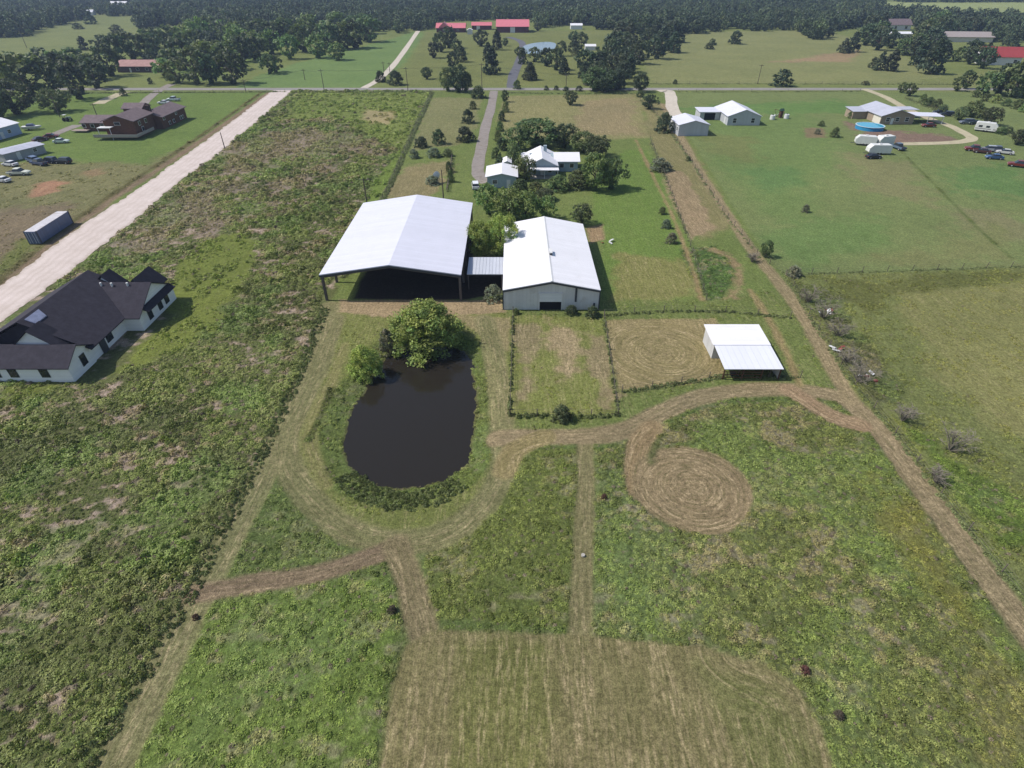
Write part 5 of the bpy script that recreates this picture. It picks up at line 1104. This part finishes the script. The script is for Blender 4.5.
def clump(seed, n, ls, h, tall=False):
    g = np.random.default_rng(seed); a = g.uniform(0, 6.28, n); r = np.sqrt(g.uniform(0, 1, n)); z = h*np.sqrt(np.maximum(0, 1-r*r))*g.uniform(.55, 1, n)
    P = np.stack([r*np.cos(a), r*np.sin(a), z], 1)
    nrm = np.stack([np.cos(a)*r*.9, np.sin(a)*r*.9, np.full(n, 1.25)], 1)+g.normal(0, .42, (n, 3))
    if tall: nrm[:, 2] *= .35
    nrm /= np.linalg.norm(nrm, axis=1)[:, None]; t = np.cross(nrm, g.normal(0, 1, (n, 3))); t /= np.linalg.norm(t, axis=1)[:, None]; b = np.cross(nrm, t)
    s_ = ls*g.uniform(.6, 1.4, (n, 1)); V = np.stack([P-t*s_, P+b*s_*.55, P+t*s_, P-b*s_*.55], 1).reshape(-1, 3); V[:, 2] = np.maximum(V[:, 2], 0)
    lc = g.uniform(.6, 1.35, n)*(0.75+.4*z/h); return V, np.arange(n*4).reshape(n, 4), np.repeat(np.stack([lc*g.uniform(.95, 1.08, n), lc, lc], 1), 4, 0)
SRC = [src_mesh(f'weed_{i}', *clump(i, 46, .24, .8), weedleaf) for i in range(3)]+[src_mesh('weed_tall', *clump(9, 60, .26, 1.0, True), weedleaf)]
def jgrid(y0, y1, sfun, xr, seed):
    g = np.random.default_rng(seed); out = []; y = y0
    while y < y1:
        s_ = sfun(y); xm = xr(y); n = int(2*xm/s_); x = (np.arange(n)+g.uniform(0, 1, n))*s_-xm; out.append(np.stack([x, y+g.uniform(0, s_, n), np.full(n, s_)], 1)); y += s_
    return np.concatenate(out)
C0 = jgrid(10, 300, lambda y: max(.40, .0045*math.hypot(y, 48)), lambda y: min(190, 26+1.05*y), 3)
col, rg, sw, u_, v_, hh = survey(C0[:,0], C0[:,1])
x, y, s_ = C0.T; g = np.random.default_rng(12)
den = sst(.25, .8, rg*.9+(fbm(x/1.9, y/1.9, 90, 3)-.5)*1.5)*.88*(1-.85*sst(.35, .65, sw-.12))
inw = inpoly(x, y, POND)
keep = (g.uniform(0, 1, len(x)) < den) & ~inw & (rg > .22)
x, y, s_, col, rg, hh = x[keep], y[keep], s_[keep], col[keep], rg[keep], hh[keep]; n = len(x); print('weeds', n)
lf = inpoly(x, y, GP(LF)); big = fbm(x/5, y/5, 33, 3)
deadp = g.uniform(0, 1, n) < np.where(lf, .09, .035)
size = s_*g.uniform(.42, .85, n)*(.65+.5*rg)*(1+1.0*(big-.4)*2*lf)*np.where(deadp, .7, 1)
base = col*1.0
var = g.uniform(.7, 1.35, n)[:, None]*np.where(lf, .78+.5*sst(.4, .65, fbm(x/11, y/8, 95, 3)), 1)[:, None]; cl2 = fbm(x/2.2, y/2.2, 61, 3)[:, None]
pale = g.uniform(0, 1, n) < (.30+.5*(fbm(x/7, y/7, 77, 2)-.5)*2)
tint = np.where(pale[:, None], np.array([1.02, 1.05, .98])*1.15, np.array([.88, .95, .72]))
c = base*tint*var*(1.25+.8*cl2)*np.where(lf[:, None], np.array([1.36,1.38,1.18]), np.array([1.12,1.08,.92]))
c = (c+(c.mean(1, keepdims=True)-c)*.10)*np.array([1.06,1.02,.92])
c = np.where(deadp[:, None], np.array(S(140,126,108))*var*1.0, c)
c = c*np.minimum(1, .33/np.maximum(c.max(1, keepdims=True), 1e-3))
hgtw = np.where(lf, .42, .27)*g.uniform(.6, 1.25, n)*np.clip(size/.5, .5, 1.7)
kind = g.integers(0, 4, n)
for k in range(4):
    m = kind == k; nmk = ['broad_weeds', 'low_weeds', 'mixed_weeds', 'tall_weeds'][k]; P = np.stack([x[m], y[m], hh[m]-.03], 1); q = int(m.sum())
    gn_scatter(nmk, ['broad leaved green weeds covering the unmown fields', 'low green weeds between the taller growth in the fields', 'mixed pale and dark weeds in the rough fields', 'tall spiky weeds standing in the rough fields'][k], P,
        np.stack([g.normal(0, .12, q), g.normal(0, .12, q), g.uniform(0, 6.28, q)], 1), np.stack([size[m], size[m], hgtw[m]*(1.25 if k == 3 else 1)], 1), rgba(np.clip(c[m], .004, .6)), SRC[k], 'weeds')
# tall grass left standing along fences, lane edges and the pond
pts = []; g = np.random.default_rng(44)
def along(P, w_, dens, tallness, side=0.0):
    for i in range(len(P)-1):
        L = math.dist(P[i], P[i+1]); n = int(L*dens*w_); t = g.uniform(0, 1, n); o_ = g.uniform(-w_/2, w_/2, n)+side; dx, dy = (P[i+1][0]-P[i][0])/L, (P[i+1][1]-P[i][1])/L
        pts.append(np.stack([P[i][0]+(P[i+1][0]-P[i][0])*t-dy*o_, P[i][1]+(P[i+1][1]-P[i][1])*t+dx*o_, np.full(n, tallness)], 1))
for i, P in enumerate(FENCES):
    D = math.hypot(*P[0]); d_ = 2.2 if D < 150 else .8
    along(P, [1.4,.5,.6,.8,.35,.3,.8,.7,.9,.4,1.0,1.2,1,.7,1,1.5,1,.6][i], d_*3.2, [.5,.3,.3,.3,.8,.7,.8,.6,.6,.45,.7,.6,.5,.4,.4,.6,.6,.6][i])
along(GP([(84,768),(150,665),(197,582),(242,494),(264,450),(293,388),(317,330),(326,306)]), .9+.6, 5, .6)
along(POND+[POND[0]], 4.6, 5.5, .7, -2.6)
along(POND+[POND[0]], 1.4, 8, .9, -.9)
along(smooth_line(GP([(345,472),(362,488),(395,499),(430,497),(458,480)])), 3.2, 9, .6)
Q = np.concatenate(pts); q_ = survey(Q[:,0], Q[:,1]); ok = ~inpoly(Q[:,0], Q[:,1], POND); Q = Q[ok]; hq = q_[5][ok]; n = len(Q)
s2 = g.uniform(.13, .36, n)*np.clip(np.hypot(Q[:,0], Q[:,1])/90, 1, 2.5); cc = np.array(S(132,142,92))*g.uniform(.6, 1.4, (n, 1))*np.array([1, 1, 1])
print('tall grass', n)
gn_scatter('tall_grass', 'tall green grass left standing along fences and round the pond', np.stack([Q[:,0], Q[:,1], hq-.05], 1), np.stack([g.normal(0,.15,n), g.normal(0,.15,n), g.uniform(0,6.28,n)], 1), np.stack([s2, s2, Q[:,2]*g.uniform(.35,.8,n)], 1), rgba(cc), SRC[3], 'tall grass')
# ---------------------------------------------------------------- distant woods read as one mass
def wood_src(seed, kind):
    V, Fq, c = crown(seed, kind, 60, 16, .10); return src_mesh('wood_tree', V, Fq, c, leafmat('wood_foliage', 'attr', .15))
WS = [wood_src(70, 'oak'), wood_src(71, 'oak'), wood_src(72, 'cedar')]
def woods(name, label, polys_px, holes_px, seed, sp=8.5, zlim=None, h=(7, 12)):
    g = np.random.default_rng(seed); allp = []
    for pl in polys_px:
        W = GP(pl); a = np.array(W); nx_, ny_ = int((a[:,0].max()-a[:,0].min())/sp), int((a[:,1].max()-a[:,1].min())/sp)
        gx, gy = np.meshgrid(np.arange(nx_)*sp+a[:,0].min(), np.arange(ny_)*sp+a[:,1].min()); gx = (gx+g.uniform(-.5, .5, gx.shape)*sp).ravel(); gy = (gy+g.uniform(-.5, .5, gy.shape)*sp).ravel()
        d, _, _ = dline(gx, gy, W, True); ins = inpoly(gx, gy, W); sgn = np.where(ins, -d, d)+(fbm(gx/40, gy/40, seed, 3)-.5)*30; m = sgn < -2
        for hl in holes_px: H_ = GP(hl); m &= ~inpoly(gx, gy, H_)
        thin = fbm(gx/55, gy/55, seed+9, 3); m &= thin > .34
        allp.append(np.stack([gx[m], gy[m]], 1))
    P = np.concatenate(allp); n = len(P); print(name, n); hh_ = g.uniform(*h, n)*(.8+.5*fbm(P[:,0]/60, P[:,1]/60, seed+4, 2)); w_ = hh_*g.uniform(.42, .68, n)
    cols = np.array([(.075,.102,.052),(.095,.128,.058),(.060,.082,.048),(.125,.160,.070)])[g.choice(4, n, p=[.38,.27,.2,.15])]*g.uniform(.8, 1.2, (n, 1)); k_ = g.integers(0, 3, n)
    for k in range(3):
        m = k_ == k; q = int(m.sum()); gn_scatter(name, label[k], np.stack([P[m,0], P[m,1], np.full(q, -.1)], 1), np.stack([np.zeros(q), np.zeros(q), g.uniform(0, 6.28, q)], 1), np.stack([w_[m], w_[m], hh_[m]], 1), rgba(cols[m]), WS[k], 'woods')
woods('far_woods', ['dark mass of distant woods along the top of the view', 'mid green trees mixed into the distant woods at the top', 'pointed dark cedars mixed into the distant woods at the top'],
      [[(-150,30),(0,40),(30,36),(60,28),(75,22),(92,20),(110,22),(140,33),(158,30),(182,24),(200,55),(245,50),(300,44),(380,36),(425,31),(470,26),(510,27),(550,28),(585,28),(610,33),(660,36),(690,33),(730,30),(790,32),(815,40),(835,36),(850,30),(880,24),(935,32),(985,40),(1030,58),(1060,90),(1300,80),(1400,-7),(-400,-7)]],
      [[(25,37),(60,25),(95,17),(140,16),(140,30),(60,46),(-10,54),(-10,42)], [(130,32),(175,26),(178,34),(150,44)], [(880,16),(1040,22),(1040,2.5),(880,2.5)], [(560,30),(590,30),(590,26),(560,26)],
       [(470,33),(535,33),(535,20),(436,22),(436,33)], [(60,17),(100,17),(96,9),(66,9)], [(108,11),(136,11),(134,4),(110,4)], [(880,47),(916,47),(914,21),(884,21)], [(935,60),(992,60),(985,34),(940,32)], [(975,74),(1022,74),(1020,50),(975,52)], [(100,9),(120,9),(128,3),(110,3)]], 31)
# ---------------------------------------------------------------- air
hz = MB().box(-4100, 4100, -70, 4700, -3, 62).build('haze', pmat('tmp', (1,1,1)), None)
hm = bpy.data.materials.new('haze'); hm.use_nodes = True; nt2 = hm.node_tree; nt2.nodes.remove(nt2.nodes['Principled BSDF']); pv = nt2.nodes.new('ShaderNodeVolumePrincipled')
pv.inputs['Color'].default_value = (.55,.70,1.0,1); pv.inputs['Density'].default_value = 0.00018; pv.inputs['Anisotropy'].default_value = .2
nt2.links.new(pv.outputs[0], nt2.nodes['Material Output'].inputs['Volume']); hz.data.materials.clear(); hz.data.materials.append(hm); tag(hz, 'thin bluish summer haze in the air', 'haze', None, 'stuff')
# ---------------------------------------------------------------- light
w = bpy.data.worlds.new('World'); sc.world = w; w.use_nodes = True
nt = w.node_tree; bg = nt.nodes['Background']; sky = nt.nodes.new('ShaderNodeTexSky'); sky.sky_type = 'NISHITA'; sky.sun_disc = False
SE, SAZ = R(50), R(177)       # sun stands in the west (-x), a little beyond; SAZ counted from +x
sd = Vector((math.cos(SAZ)*math.cos(SE), math.sin(SAZ)*math.cos(SE), math.sin(SE)))
sky.sun_elevation = SE; sky.sun_rotation = R(90)-SAZ; sky.dust_density = 1.2
nt.links.new(sky.outputs[0], bg.inputs[0]); bg.inputs[1].default_value = .12
sl = bpy.data.lights.new('sun', 'SUN'); sl.energy = 4.2; sl.angle = R(.5); sl.color = (1, .95, .88)
so = bpy.data.objects.new('sun', sl); COL.objects.link(so); so.rotation_euler = sd.to_track_quat('Z', 'Y').to_euler(); so.location = (-100, 0, 150)
sc.view_settings.view_transform = 'Standard'; sc.view_settings.look = 'None'; sc.view_settings.exposure = .16; sc.view_settings.gamma = 1
sc.cycles.use_denoising = True; sc.cycles.max_bounces = 6; sc.cycles.transparent_max_bounces = 8
sc.cycles.volume_bounces = 0
